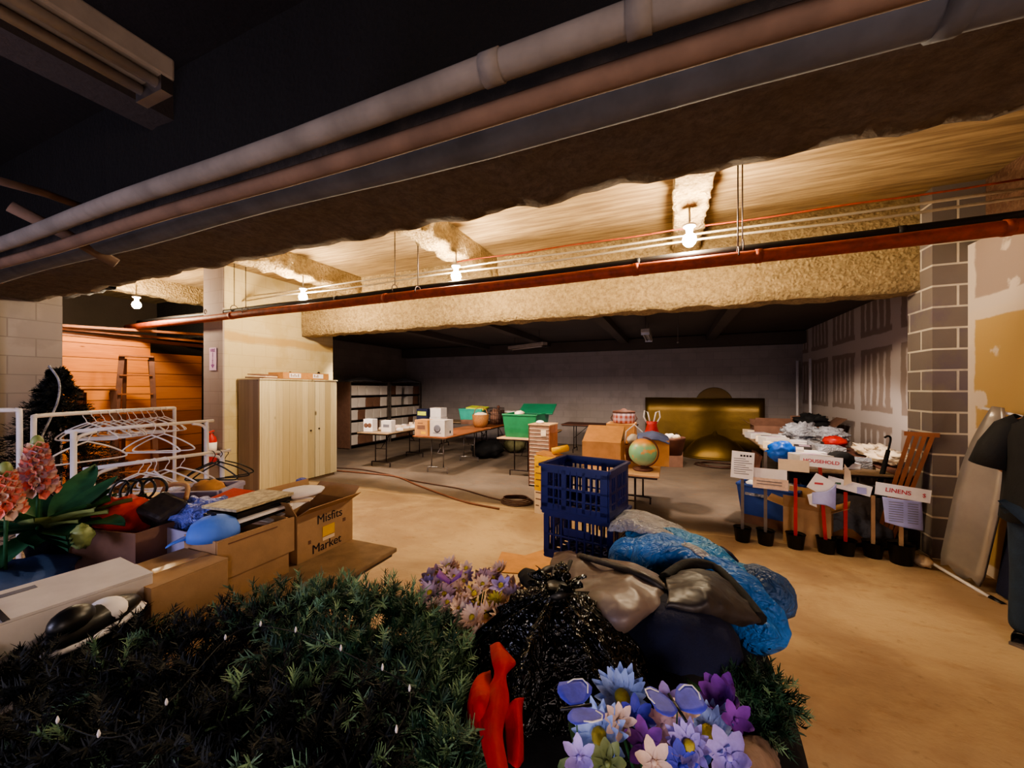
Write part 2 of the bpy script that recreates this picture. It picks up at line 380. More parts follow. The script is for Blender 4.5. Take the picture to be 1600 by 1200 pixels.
def room():
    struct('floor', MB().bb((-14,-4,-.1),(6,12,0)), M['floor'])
    struct('ceiling', MB().bb((-14,1.7,3.6),(6,5.5,3.75)), M['slab'])
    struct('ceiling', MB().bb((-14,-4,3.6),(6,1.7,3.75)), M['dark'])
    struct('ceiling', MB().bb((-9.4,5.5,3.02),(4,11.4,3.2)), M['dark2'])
    struct('wall_back', MB().bb((-9,11.2,0),(4,11.4,3.02)), M['backy'])
    struct('wall_left', MB().bb((-7.1,-4,0),(-6.5,2.1,3.6)), M['greyb'])
    w = struct('wall_left', MB().bb((-7.0,3.84,0),(-6.52,5.95,3.6)), M['cream'])
    struct('wall_left', MB().bb((-7.0,3.82,0),(-6.51,3.845,3.6)), M['mauve'])
    struct('wall_left', MB().bb((-9.0,5.95,0),(-8.75,11.2,3.02)), M['back'])
    struct('wall_left', MB().bb((-11.2,1.5,0),(-11,6.2,3.6)), M['dark2'])
    struct('wall_left', MB().bb((-11,5.95,0),(-7.0,6.15,3.6)), M['dark2'])
    struct('wall_left', MB().bb((-11,1.5,0),(-7.1,1.6,3.6)), M['greyb'])
    struct('wall_left', MB().bb((-9.1,2.3,0),(-9.0,4.03,2.5)), M['cedar'])
    struct('wall_left', MB().bb((-9.12,4.03,0),(-9.04,4.9,2.32)), M['cedar2'])
    struct('wall_right', MB().bb((2.9,5.02,0),(3.1,11.2,3.02)), M['dry'])
    struct('wall_right', MB().bb((2.58,-3.5,0),(2.9,5.0,3.0)), M['dryy'])
    struct('wall_right', MB().bb((2.7,-3.5,3.0),(3.1,5.6,3.6)), m_spray('ruddy_concrete', '#6f4c3c', '#8a6a55'))
    struct('wall_right', MB().bb((2.33,5.0,0),(2.89,5.42,3.6)), M['pier'])
    struct('door_1', MB().bb((-9.1,4.95,0),(-9.0,5.8,2.05)), mat('dark_green_door', '#2b332e', .6))
    struct('trim_1', MB().bb((-9.12,2.3,2.5),(-8.98,4.95,2.56)), M['wood_o'])
    # rough beams and ribs
    def rough(name, ax, a, b, lo, hi, z0, z1, m, amp=.03, seed=0, step=.06):
        n = int((b-a)/step); P = []
        for i in range(n+1):
            u = a+(b-a)*i/n; ring = []
            pts = [(lo, z1)]+[(lo, z1+(z0-z1)*k/6) for k in range(1, 6)]+[(lo+(hi-lo)*k/6, z0) for k in range(7)]+[(hi, z0+(z1-z0)*k/6) for k in range(1, 7)]
            for w_, z in pts:
                p = Vector((u*7, w_*7+seed, z*7)); low = 1 if z < z0+.12 else .5 if z < z1-.01 else 0
                d = noise.noise(p)+.6*noise.noise(p*3)
                e = noise.noise(Vector((u*2.2, seed, 4)))*.6
                ww = w_+amp*d*low; zz = z+(amp*1.3*noise.noise(p+Vector((5,5,5)))+amp*1.2*e)*low
                ring.append((u, ww, zz) if ax == 'X' else (ww, u, zz))
            P.append(ring)
        mb = MB(); mb.grid(P, smooth=True); return struct(name, mb, m)
    rough('trim_2', 'X', -6.5, 2.9, 5.2, 5.5, 2.65, 3.62, M['spray'], .022, 3)
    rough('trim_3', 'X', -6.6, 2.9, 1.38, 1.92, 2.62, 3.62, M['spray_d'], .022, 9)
    for i, x in enumerate((-8.6, -5.72+.55, -2.55, .16)):
        rough('trim_%d' % (4+i), 'Y', 1.8, 5.4, x-.14, x+.14, 3.3, 3.62, M['spray'], .035, 20+i, .05)
    for i, x in enumerate((-5.9, -2.95, .1)):
        struct('trim_%d' % (8+i), MB().bb((x-.12,-3,3.3),(x+.12,1.5,3.6)), M['rib_d'])
    for i, x in enumerate((-5.4, -3.4, -1.2, .9)):
        struct('trim_%d' % (11+i), MB().bb((x-.1,5.5,2.88),(x+.1,11.2,3.02)), M['dark2'])
    struct('trim_15', MB().bb((-8.7,10.9,2.72),(2.9,11.2,3.0)), M['dark2'])
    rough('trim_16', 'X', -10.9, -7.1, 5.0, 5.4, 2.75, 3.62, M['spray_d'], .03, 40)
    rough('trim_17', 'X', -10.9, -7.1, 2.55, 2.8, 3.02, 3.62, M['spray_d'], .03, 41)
room()

def sag(x0, x1, y, z, s=.02, n=24, k=1.1, seed=0):
    return [(x0+(x1-x0)*i/n, y, z+s*math.sin(i*k+seed)) for i in range(n+1)]
def pipes():
    def pipe(name, label, pts, r, m, joints=(), group=None, n=14):
        t = thing(name, label, 'pipe', pts[0], 0, group)
        o = Vector(pts[0]); q = [Vector(p)-o for p in pts]
        MB().tube(q, r, n).build('pipe_run', m, t)
        for x in joints:
            for i in range(len(q)-1):
                if q[i].x+o.x <= x <= q[i+1].x+o.x:
                    d = (q[i+1]-q[i]).normalized(); MB().tube([q[i]-d*.0+Vector((0,0,0)), q[i]+d*.05], r*1.1, n).build('coupling', m, t)
        return t
    pipe('lagged_pipe', 'topmost pale grey lagged pipe, nearest overhead with a taped joint', sag(-6.5, 1.6, .84, 2.42, .006), .033, M['lag'], (-.35, .02))
    pipe('lagged_pipe', 'slim brown lagged pipe running just below the pale grey one', sag(-6.5, 1.9, .93, 2.385, .005), .028, M['lag_b'])
    pipe('lagged_pipe', 'thick blue-grey lagged pipe running along the near face of the dark beam', sag(-6.5, 2.4, 1.16, 2.50, .008), .062, M['lag_n'], (.6,))
    pipe('sprinkler_pipe', 'rust red sprinkler pipe hanging across the room below the bulbs', sag(-9.0, 2.56, 3.7, 2.74, .004), .052, M['rust'], (-6, -3.2, -.1, .8, 2.2))
    pipe('iron_pipe', 'black iron pipe hanging just above the rust red pipe', sag(-9.0, 2.56, 3.86, 2.86, .004), .036, M['black_m'], (-4, 0, 1.9))
    pipe('conduit', 'upper thin galvanised conduit running past the bulbs', sag(-7.0, 2.56, 4.2, 3.17, .006), .012, M['conduit'], n=8)
    pipe('conduit', 'lower thin galvanised conduit running past the bulbs', sag(-6.4, 2.56, 4.12, 3.08, .012, k=.8), .012, M['conduit'], n=8)
    pipe('conduit', 'thin reddish conduit close under the concrete slab at right', sag(-2.6, 2.6, 4.35, 3.3, .005), .009, M['rust'], n=8)
    pipe('conduit', 'short brown pipe crossing high at the left edge', [W(-40, 272, 2.0), W(70, 302, 2.3), W(160, 335, 2.7)], .022, M['lag_b'], n=10)
    pipe('lagged_pipe', 'diagonal brown pipe dropping toward the blue-grey pipe at left', [W(15, 322, 2.0), W(100, 365, 2.15), W(182, 412, 2.3)], .03, M['lag_b'], n=10)
    pipe('lagged_pipe', 'short capped grey pipe end at the far left under the ceiling', [W(-60, 432, 2.5), W(56, 396, 2.9)], .022, M['lag'], n=10)
    # threaded hanger rods
    hr = None
    for i, (px, Y, zt, zb, lab) in enumerate(((1153, 3.7, 3.6, 2.79, 'bulb nearest the block pillar'), (1160, 3.86, 3.6, 2.9, 'bulb nearest the block pillar, black pipe side'),
            (653, 3.7, 3.6, 2.79, 'middle bulb'), (617, 3.86, 3.6, 2.9, 'middle bulb, black pipe side'), (366, 3.86, 3.6, 2.9, 'cream wall'), (384, 3.7, 3.6, 2.79, 'cream wall, red pipe side'),
            (325, 3.86, 3.6, 2.9, 'grey end of the cream wall'))):
        p = PY(px, 500, Y)
        t = thing('hanger_rod', 'thin hanger rod near the '+lab, 'hanger rod', (p.x, Y, zb), 0)
        MB().tube([(0,0,.04),(0,0,zt-zb)], .006, 6).build('rod', M['brown_m'], t)
        MB().tube([(0,.055*math.cos(a), .0+.055*math.sin(a)-.05+.04) for a in [k*math.pi/6 for k in range(13)]], .006, 6).build('clamp', M['brown_m'], t)
    # bulbs
    em = emis('glowing_bulb_glass', (1, .80, .54), BULB)
    for i, (x, y, z, lab) in enumerate(((.146,3.80,3.0,'rightmost glowing bare bulb hanging under the rib nearest the block pillar'), (-2.375,3.97,3.0,'middle glowing bare bulb under the second concrete rib'),
             (-4.99,4.02,3.0,'glowing bare bulb hanging beside the cream block wall'), (-7.90,3.36,3.0,'far left glowing bare bulb over the cedar partition'))):
        t = thing('ceiling_bulb', lab, 'light bulb', (x, y, z))
        MB().lathe([(.001,-.075),(.028,-.07),(.05,-.045),(.058,-.012),(.048,.022),(.022,.045),(.016,.055)], n=20).build('bulb_glass', em, t)
        MB().lathe([(.018,.05),(.028,.055),(.03,.09),(.05,.1),(.055,.12),(.012,.125)], n=16).build('socket', M['white_p'], t)
        MB().tube([(0,0,.12),(0,0,.30)], .009, 8).build('stem', M['conduit'], t)
    # dead fluorescent fittings
    def fluo(label, loc, rz, L=1.22, w=.15):
        t = thing('fluorescent_fixture', label, 'ceiling light', loc, rz)
        MB().box((0,0,.05),(w,L,.07)).build('housing', M['fixture'], t, bevel=.008)
        for s_ in (-1, 1):
            MB().tube([(s_*w*.28,-L/2+.03,0),(s_*w*.28,L/2-.03,0)], .016, 10).build('tube_lamp', M['fixture'], t)
        for s_ in (-1, 1):
            MB().box((0,s_*(L/2-.02),.0),(w*.95,.03,.06)).build('end_cap', M['steel'], t)
        MB().tube([(0,-L*.35,.08),(0,-L*.35,(3.0 if loc[1] > 5 else 3.58)-loc[2])], .004, 5).build('chain', M['brown_m'], t)
        MB().tube([(0,L*.35,.08),(0,L*.35,(3.0 if loc[1] > 5 else 3.58)-loc[2])], .004, 5).build('chain', M['brown_m'], t)
    fluo('large unlit grey strip light hanging close overhead at upper left', (-1.52, .1, 2.6), 0)
    a = PZ(710, 551, 2.55); fluo('unlit strip light at left of the dark back room ceiling', (-3.2, 8.6, 2.62), R(62), 1.25)
    fluo('unlit strip light end-on at the middle of the dark back room ceiling', (-.45, 8.0, 2.66), 0, 1.2)
    t = thing('hanging_cord', 'thin pull cord with a bead hanging in the middle of the dark back room', 'cord', (.1, 7.6, 2.5))
    MB().tube([(0,0,0),(0,0,.5)], .004, 5).build('cord', M['grey_m'], t); MB().ball((0,0,-.01), .02).build('bead', M['grey_m'], t)
    # vertical conduit on grey wall
    t = thing('wall_conduit', 'dark vertical conduit on the grey block wall at far left', 'pipe', (-6.47, 1.62, 0))
    MB().tube([(0,0,.3),(0,0,3.3)], .02, 8).build('conduit_run', M['brown_m'], t)
    for x, y, lab in ((2.72, 10.9, 'left'), (2.78, 10.2, 'right')):
        t = tag(MB().tube([(x, y, 0),(x, y, 2.3)], .028, 8).build('standing_pipe', M['white_p']), '%s of the two pale pipes standing in the far right corner' % lab, 'pipe')

pipes()
# ================================================================ reusable kinds
M['mauve_w'] = mat('mauve_brown_wood', '#8a6c5c', .7)
def folding_table(label, loc, rz=0, L=1.83, Wd=.76, h=.74, top='wood_l', leg='brown_m', group=None, legs=True):
    t = thing('folding_table', label, 'table', loc, rz, group)
    MB().box((0,0,h-.012),(Wd,L,.024)).build('tabletop', M[top], t, bevel=.006)
    MB().box((0,0,h-.035),(Wd-.04,L-.04,.022)).build('apron', M[leg], t)
    for s in (-1, 1):
        y = s*(L/2-.28)
        f = MB(); w = Wd*.3
        for q in (-1, 1): f.tube([(q*w*.6,y,h-.045),(q*w*.6,y,.1)], .012, 8)
        f.tube(bez([(-w,y,.0),(-w,y,.07),(-w*.85,y,.1),(w*.85,y,.1),(w,y,.07),(w,y,.0)],4), .013, 8)
        f.tube([(-w*.6,y,.38),(w*.6,y,.38)], .008, 6)
        f.tube([(0,y,.38),(0,y-s*.35,h-.05)], .008, 6)
        f.build('leg_frame', M[leg], t)
    return t
def shell(mb, w, d, h, th=.006, fl=True):
    mb.bb((-w/2,-d/2,0),(w/2,-d/2+th,h)); mb.bb((-w/2,d/2-th,0),(w/2,d/2,h))
    mb.bb((-w/2,-d/2+th,0),(-w/2+th,d/2-th,h)); mb.bb((w/2-th,-d/2+th,0),(w/2,d/2-th,h))
    if fl: mb.bb((-w/2+th,-d/2+th,0),(w/2-th,d/2-th,th))
    return mb
def text(s, size, m, parent, loc, rot, name='lettering', bold=0, al='CENTER', sx=1):
    c = bpy.data.curves.new('font', 'FONT'); c.body = s; c.size = size; c.align_x = al; c.align_y = 'CENTER'; c.extrude = .0006; c.offset = bold
    tmp = bpy.data.objects.new('font', c); COL.objects.link(tmp)
    dg = bpy.context.evaluated_depsgraph_get(); me = bpy.data.meshes.new_from_object(tmp.evaluated_get(dg)); bpy.data.objects.remove(tmp)
    me.materials.clear(); me.materials.append(m); o = bpy.data.objects.new(name, me); COL.objects.link(o)
    o.parent = parent; o.location = loc; o.rotation_euler = rot; o.scale = (sx, 1, 1); return o
def box_open(label, loc, w, d, h, rz=0, m='card', flaps=(1,1,1,1), ang=(115,115,115,115), name='cardboard_box', fl=.45, group=None, min_='card_in'):
    """open carton; flaps listed +x -x +y -y, angle from inside-closed 0 to folded out 180"""
    t = thing(name, label, 'box', loc, rz, group)
    shell(MB(), w, d, h).build('box_body', M[m], t)
    for i, (ax, s) in enumerate((('x',1),('x',-1),('y',1),('y',-1))):
        if not flaps[i]: continue
        a = R(ang[i]); L = (min(w, d)*fl)
        mb = MB()
        if ax == 'x':
            o = Vector((s*(w/2-.002),0,h)); dr = Vector((-s*math.cos(a),0,math.sin(a))); e = Vector((0,d/2-.003,0))
        else:
            o = Vector((0,s*(d/2-.002),h)); dr = Vector((0,-s*math.cos(a),math.sin(a))); e = Vector((w/2-.003,0,0))
        mb.quad(o-e, o+e, o+e*.97+dr*L, o-e*.97+dr*L)
        mb.build('flap', M[m], t, solid=.004)
    return t
def box_closed(label, loc, w, d, h, rz=0, m='card', along='y', name='cardboard_box', tape=True, group=None, txt=None, cat='box', seam=True):
    t = thing(name, label, cat, loc, rz, group)
    MB().bb((-w/2,-d/2,0),(w/2,d/2,h-.004)).build('box_body', M[m], t, bevel=.003)
    for s in (-1, 1):
        if along == 'y': MB().bb((s*.0015,-d/2,h-.004),(s*w/2,d/2,h)).build('top_flap', M[m], t)
        else: MB().bb((-w/2,s*.0015,h-.004),(w/2,s*d/2,h)).build('top_flap', M[m], t)
    if tape:
        if along == 'y': MB().bb((-.024,-d/2-.001,h),(.024,d/2+.001,h+.001)).build('tape', M['tape'], t)
        else: MB().bb((-w/2-.001,-.024,h),(w/2+.001,.024,h+.001)).build('tape', M['tape'], t)
    return t
def file_box():
    t = thing('file_box', 'x', 'box', (0,0,0), 0, 'file boxes on the far racks')
    MB().box((0,0,.115),(.32,.26,.23)).build('box_body', M['card_w'], t, bevel=.004)
    MB().box((0,0,.245),(.33,.27,.055)).build('lid', M['card_w'], t, bevel=.004)
    MB().box((.152,0,.17),(.004,.08,.025)).build('hand_hole', M['ink_g'], t)
    return t

# ================================================================ racks of file boxes (far left)
def racks():
    lv = [.10, .44, .78, 1.12, 1.46]
    names = ['bottom', 'fourth', 'middle', 'second', 'top']
    src = file_box(); first = True; src2 = None
    for u, (y0, side) in enumerate(((7.9, 'left'), (9.5, 'right'))):
        r = thing('storage_rack', 'dark metal rack full of file boxes, %s of the two far racks' % side, 'shelf', (-8.28, y0+.77, 0))
        for sx in (-1, 1):
            for sy in (-1, 1): MB().box((sx*.235, sy*.75, .92),(.04,.04,1.84)).build('post', M['grey_m'], r)
        for z in lv: MB().box((0,0,z-.015),(.5,1.5,.03)).build('shelf', M['brown_m'], r)
        MB().box((0,0,1.83),(.5,1.5,.02)).build('shelf', M['grey_m'], r)
        if side == 'left': MB().box((0,-.765,.92),(.5,.012,1.8)).build('side_panel', M['card_d'], r)
        for li, z in enumerate(lv):
            for k in range(5):
                if side == 'right' and ((li == 4 and k == 2) or (li == 3 and k == 2)): continue
                y = y0+.18+k*.292+rnd.uniform(-.008,.008)
                lab = 'file box standing on the %s shelf of the %s far rack' % (names[li], side)
                brown = rnd.random() < .16 and not first
                if first: o = src; o.location = (-8.22, y, z); first = False
                else: o = dup(src, (-8.22+rnd.uniform(-.02,.02), y, z))
                if brown:
                    for c in o.children:
                        if c.name.startswith(('box_body', 'lid')):
                            c.data = c.data.copy(); c.data.materials[0] = M['card_d']
                o['label'] = ('brown ' if brown else 'white ')+lab
                o['group'] = 'file boxes on the %s shelf of the %s rack' % (names[li], side)
    for i, (y, lab) in enumerate(((8.5, 'left'), (10.4, 'right'))):
        G = sheet([[Vector((-8.5+.2*j, y-.5+.25*i_, 1.845+.11*math.sin(1.57*min(i_,4-i_)/2)*(1 if 0<j<3 else .1))) for j in range(4)] for i_ in range(5)], 4, 4, .015, 8, i)
        tag(MB().grid(G).build('plastic_cover', M['clearish'], solid=.003), 'crumpled grey plastic cover lying on top of the %s far rack' % lab, 'cover')
racks()

# ================================================================ wardrobe
def wardrobe():
    t = thing('wardrobe', 'tall pale board-patterned wardrobe with two doors against the cream wall', 'wardrobe', (-6.22, 4.78, 0))
    mw = m_planks('whitewashed_boards', 'X', '#b8a881', '#d6caa6', .12, .003, True)
    mside = m_planks('grey_wardrobe_side', 'Y', '#8c7c74', '#a8978c', .10, .003, True)
    MB().bb((-.26,-.74,.04),(.24,.745,1.8)).build('carcass', mside, t)
    MB().bb((-.27,-.755,1.79),(.275,.76,1.81)).build('top_board', mw, t)
    MB().bb((-.25,-.73,0),(.22,.73,.05)).build('plinth', M['wood_g'], t)
    d1 = MB().bb((.242,-.745,.05),(.262,.255,1.785)).build('door', mw, t, bevel=.002)
    d2 = MB().bb((.242,.275,.05),(.262,.75,1.77)).build('door', mw, t, bevel=.002)
    MB().bb((.241,.25,.05),(.2425,.28,1.785)).build('gap_shade', M['ink'], t); MB().bb((.241,-.745,.04),(.2425,.75,.05)).build('gap_shade', M['ink'], t)  # black strips paint the shade between and below the doors
    MB().ball((.275,.17,.9), .016).build('knob', M['brown_m'], d1); MB().ball((.275,.34,.92), .016).build('knob', M['brown_m'], d2)
    for y, w, lab in ((4.52, .46, 'left'), (4.98, .46, 'right')):
        b = box_closed('flat orange carton with a white label on the wardrobe, %s of the pair' % lab, (-6.12, y+.12, 1.812), .36, w, .11, 0, 'card_o', name='flat_carton', tape=False)
        lb = MB().bb((.181,-w*.25,.02),(.183,w*.22,.095)).build('printed_label', M['paper'], b)
        for q in range(5 if lab == 'left' else 3): MB().bb((.1831,-w*.2+q*.034,.035),(.1836,-w*.2+q*.034+.018,.085-.02*(q%2))).build('brown_print', M['card_d'], lb)
    p = thing('paper_folder', 'worn brown folder of papers hanging over the wardrobe corner', 'folder', (-6.15, 4.2, 1.812), R(12))
    MB().box((0,0,.012),(.34,.3,.02),(0,.03,0)).build('cover', M['card_d'], p); MB().box((.02,0,.035),(.3,.27,.02),(0,.05,.1)).build('sheets', M['paper_c'], p)
    MB().box((0,.02,.06),(.32,.28,.012),(.05,.08,.2)).build('flap', M['card_d'], p)
    for y, z, lab in ((4.98, 1.93, 'left'), (5.60, 1.95, 'right')):
        tag(MB().lathe([(.03,0),(.034,.004),(.024,.012),(.01,.012)], (-6.518, y, z), 10, (0,R(90),0)).build('wall_anchor', M['brown_m']), 'small dark anchor hole fitting in the cream wall, %s of the two' % lab, 'anchor')
wardrobe()

# ================================================================ back left tables and their load
def midtables():
    folding_table('folding table with brown legs and white craft items beside the far racks', (-5.72, 7.06, 0), R(4), top='wood_g')
    folding_table('brown topped folding table with pale steel legs and two printed boxes on its near end', (-4.24, 7.02, 0), 0, top='wood_o', leg='steel')
    folding_table('brown topped folding table behind the one with the printed boxes', (-4.24, 8.9, 0), 0, top='wood_o', leg='brown_m')
    folding_table('folding table with a dark frame running behind the teal bin', (-5.35, 9.35, 0), R(90), top='wood_g')
    folding_table('folding table carrying the big green lidded bin', (-2.62, 7.38, 0), 0, top='wood_l')
    folding_table('empty folding table in front of the rear wall behind the drawer cabinet', (-1.7, 9.9, 0), R(90), top='wood_d', leg='brown_m')
    folding_table('orange-edged folding table carrying the globe', (-.53, 5.17, 0), 0, Wd=.82, top='wood_l')
    z = .741
    b = box_closed('orange carton with brown print at the near end of the brown table', (-4.47, 6.30, z), .30, .26, .30, 0, 'card_o', along='x')
    lb = MB().bb((-.09,-.132,.12),(.09,-.1305,.2)).build('brown_print', M['card_d'], b)
    MB().bb((-.08,-.132,.23),(.04,-.1305,.25)).build('brown_print', M['card_d'], b); MB().bb((0,-.132,.03),(.11,-.1305,.08)).build('pale_print', M['yellow'], b)
    b = box_closed('white printed carton beside the orange carton on the brown table', (-4.09, 6.30, z), .33, .3, .31, 0, 'card_w', along='x')
    MB().lathe([(.07,0),(.075,.001),(.05,.001)], (0,-.151,.15), 16, (R(90),0,0)).build('ring_print', M['ink_g'], b)
    MB().bb((-.09,-.152,.06),(.09,-.1505,.075)).build('line_print', M['ink_g'], b); MB().bb((.166,.02,.05),(.168,.06,.1)).build('mark', M['ink'], b)
    g = thing('tapered_bin', 'teal plastic bin holding a lime tray on the table behind the orange carton', 'bin', (-4.72, 8.75, z+.12), R(5))
    tub(g, .62, .42, .26, 'teal_p'); 
    tag(MB().box((-4.6,8.75,1.15),(.5,.34,.05),(.12,.05,0)).build('lime_tray', M['lime'], bevel=.01), 'lime green tray lying tilted on the teal bin', 'tray')
    tag(shell(MB(), .5, .4, .12).build('low_box', M['card_d'], loc=(-4.72,8.75,z)), 'low brown box under the teal bin', 'box')
    w = thing('wicker_basket', 'tall brown wicker basket filled with straw on the brown table', 'basket', (-4.15, 8.05, z))
    MB().lathe([(.14,0),(.18,.1),(.2,.3),(.19,.3),(.17,.1),(.13,.02)], n=22).build('basket_body', M['wicker'], w)
    MB().tube([(-.19,0,.28),(-.14,0,.42),(0,0,.48),(.14,0,.42),(.19,0,.28)], .01, 8).build('handle', M['wicker'], w)
    MB().ball((0,0,.28), (.17,.17,.07), nz=.3).build('straw_filling', M['paper_c'], w)
    w = thing('wire_basket', 'dark wire carrier behind the wicker basket', 'basket', (-4.1, 8.75, z))
    wb = MB()
    for zz in (.02,.14,.28,.42): wb.tube([(.17,.17,zz),(-.17,.17,zz),(-.17,-.17,zz),(.17,-.17,zz),(.17,.17,zz)], .006, 6)
    for k in range(-3,4):
        for s in (-1,1): wb.tube([(k*.056,s*.17,.02),(k*.056,s*.17,.42)], .004, 5); wb.tube([(s*.17,k*.056,.02),(s*.17,k*.056,.42)], .004, 5)
    wb.build('wire_frame', M['brown_m'], w)
    MB().ball((0,0,.2),(.13,.13,.18), nz=.4, seed=3).build('contents', M['card_d'], w)
    for i, (x, y, s, m, lab) in enumerate(((-4.3,9.3,.3,'card_d','brown box at the middle of the rear brown table'),(-4.02,9.35,.24,'wood_d','dark small crate beside the brown box on the rear table'))):
        box_closed(lab, (x,y,z), s, s, s*1.1, 0, m)
    box_closed('white printed box at the far end of the rear brown table', (-4.05, 9.66, z), .32, .24, .3, 0, 'card_w')
    fg = thing('figurine', 'small dark figurine standing at the far end of the rear brown table', 'figurine', (-4.42, 9.64, z))
    MB().lathe([(.06,0),(.06,.03),(.03,.05),(.045,.2),(.03,.34),(.012,.36)], n=12).build('figure_body', M['wood_d'], fg); MB().ball((0,0,.4), .045).build('head', M['wood_d'], fg)
    # black bags under the brown table
    tag(MB().ball((-4.1, 8.3, .2),(.38,.42,.2), 24, 14, .25, 3, 5).build('black_bag', M['blackfab']), 'full black bag lying under the brown table', 'bag')
    tag(MB().ball((-3.75, 9.2, .2),(.3,.3,.2), 24, 14, .25, 3, 8).build('olive_bag', mat('olive_fabric', '#5a5638', .9)), 'olive sack lying on the floor behind the black bag', 'bag')
    # white craft things on the left table
    b = thing('printed_box', 'white boxes with looping print on the near end of the left table', 'box', (-5.85, 6.42, z), R(8))
    MB().bb((-.2,-.09,0),(.02,.09,.26)).build('box_body', M['paper'], b, bevel=.004)
    for a in (-.14,-.05): MB().lathe([(.045,0),(.05,.001),(.035,.001)], (a,-.0905,.13), 16, (R(90),0,0)).build('loop_print', M['card_d'], b)
    b = thing('printed_box', 'plain fronted white box beside the looped print box', 'box', (-5.5, 6.45, z), R(8))
    MB().bb((-.12,-.08,0),(.12,.08,.24)).build('box_body', M['card_w'], b, bevel=.004); MB().bb((-.07,-.0815,.1),(.07,-.0805,.16)).build('grey_print', M['ink_g'], b)
    k = 0
    for i in range(16):
        x, y = -5.72+rnd.uniform(-.3,.3), 6.72+i*.075
        m, cl = (('paper','white'),('paper_c','cream'),('card_w','grey-white'),('fl_pk','pink'))[i % 4]
        a = rnd.uniform(0,3); hh = rnd.uniform(.02,.09)
        t = thing('small_craft_box', '%s craft packet on the left folding table, number-free side up' % cl, 'packet', (x,y,z), a, 'small craft packets strewn on the left table')
        t['label'] = '%s small packet strewn on the left folding table' % cl
        MB().box((0,0,hh/2),(.12,.09,hh)).build('packet_body', M[m], t, bevel=.004)
        if i % 2: MB().box((0,0,hh+.001),(.07,.04,.002)).build('label_patch', M['ink_g'], t)
    b = box_closed('dark blue box with a lime label standing on the left table', (-5.5, 7.75, z), .3, .26, .42, 0, 'navy', tape=False)
    MB().bb((-.12,-.132,.27),(.12,-.1305,.36)).build('lime_label', M['lime'], b); MB().bb((-.08,-.132,.08),(.08,-.1305,.13)).build('white_print', M['paper'], b)
    box_closed('upper white carton stacked at the far end of the left table', (-5.15, 7.8, z+.23), .3, .26, .22, 0, 'card_w')
    box_closed('lower white carton stacked at the far end of the left table', (-5.15, 7.8, z), .32, .28, .225, 0, 'card_w')
    # green bin
    g = thing('lidded_bin', 'big green plastic bin with an open dark lid on the table', 'bin', (-2.6, 6.98, z), 0)
    tub(g, .66, .8, .42, 'green_p')
    MB().box((.12,.3,.5),(.7,.5,.03),(.35,0,.1)).build('lid', M['green_d'], g, bevel=.01)
    tag(MB().ball((-2.72, 6.9, 1.17),(.09,.14,.05), nz=.3).build('cream_cloth', M['paper_c']), 'cream cloth bundle on top of the green bin', 'cloth')
    c = thing('drawer_cabinet', 'narrow wooden cabinet of many shallow drawers with white edges', 'cabinet', (-2.04, 6.3, 0), R(-3))
    MB().bb((-.19,-.2,0),(-.175,.2,1.03)).build('side_panel', M['wood_d'], c); MB().bb((.175,-.2,0),(.19,.2,1.03)).build('side_panel', M['wood_o'], c)
    MB().bb((-.175,.185,0),(.175,.2,1.03)).build('back_panel', M['wood_d'], c); MB().bb((-.195,-.21,1.03),(.195,.21,1.05)).build('top_board', M['wood_l'], c)
    for i in range(16):
        d = MB().bb((-.172,-.2,.03+i*.0625),(.172,.18,.082+i*.0625)).build('drawer', M['mauve_w'], c)
        MB().bb((-.172,-.206,.028+i*.0625),(.172,-.2,.036+i*.0625)).build('white_edge', M['paper_c'], d)
    MB().bb((.04,-.218,.86),(.13,-.216,.96)).build('label_card', M['paper_c'], c)
    tag(MB().ball((-2.08,6.25,1.075),(.07,.07,.03)).build('white_dish', M['paper']), 'small white upturned dish on the drawer cabinet', 'dish')
    # globe table
    g = thing('desk_globe', 'green and orange desk globe on a dark base at the near corner of its table', 'globe', (-.30, 4.52, z), 0)
    N = NT('globe_map'); n = N.noise(6, det=6, dist=.4); s = N.sep()
    c_ = N.mix(N.ss(n, .56, .6), lin('#86b98c'), lin('#d8a050')); c_ = N.mix(N.ss(s[2], .06, .13), c_, lin('#d89448')); c_ = N.mix(N.ss(s[2], -.05, -.12), c_, lin('#a8b890')); N.col(c_)
    gm = N.done(.35)
    o = MB().ball((0,0,0), .15, 32, 20).build('sphere', gm, g); o.location = (0,0,.2)
    MB().lathe([(.1,0),(.11,.01),(.1,.025),(.03,.035),(.015,.06),(.015,.07)], n=24).build('base', M['wood_d'], g)
    MB().tube([(.165*math.sin(a), 0, .2+.165*math.cos(a)) for a in [k*math.pi/16 for k in range(17)]], .007, 8).build('meridian_arm', M['wood_d'], g)
    b = thing('carton', 'large orange-brown carton with its slanting lid raised beside the globe', 'box', (-.76, 4.72, z), 0)
    shell(MB(), .44, .4, .28).build('box_body', M['card_o'], b)
    lid = MB().quad((-.22,-.2,.282),(.22,-.2,.282),(.22,.2,.44),(-.22,.2,.44)).build('lid', M['card_o'], b, solid=.006)
    MB().quad((-.22,.2,.28),(.22,.2,.28),(.22,.2,.44),(-.22,.2,.44)).build('flap', M['card'], b, solid=.005)
    MB().quad((-.221,-.2,.28),(-.221,.2,.28),(-.221,.2,.44)).build('flap', M['card'], b, solid=.004)
    b = thing('carton', 'orange carton holding a blue quilted cloth right behind the globe', 'box', (-.22, 4.98, z), R(4))
    shell(MB(), .36, .36, .3).build('box_body', M['card_o'], b)
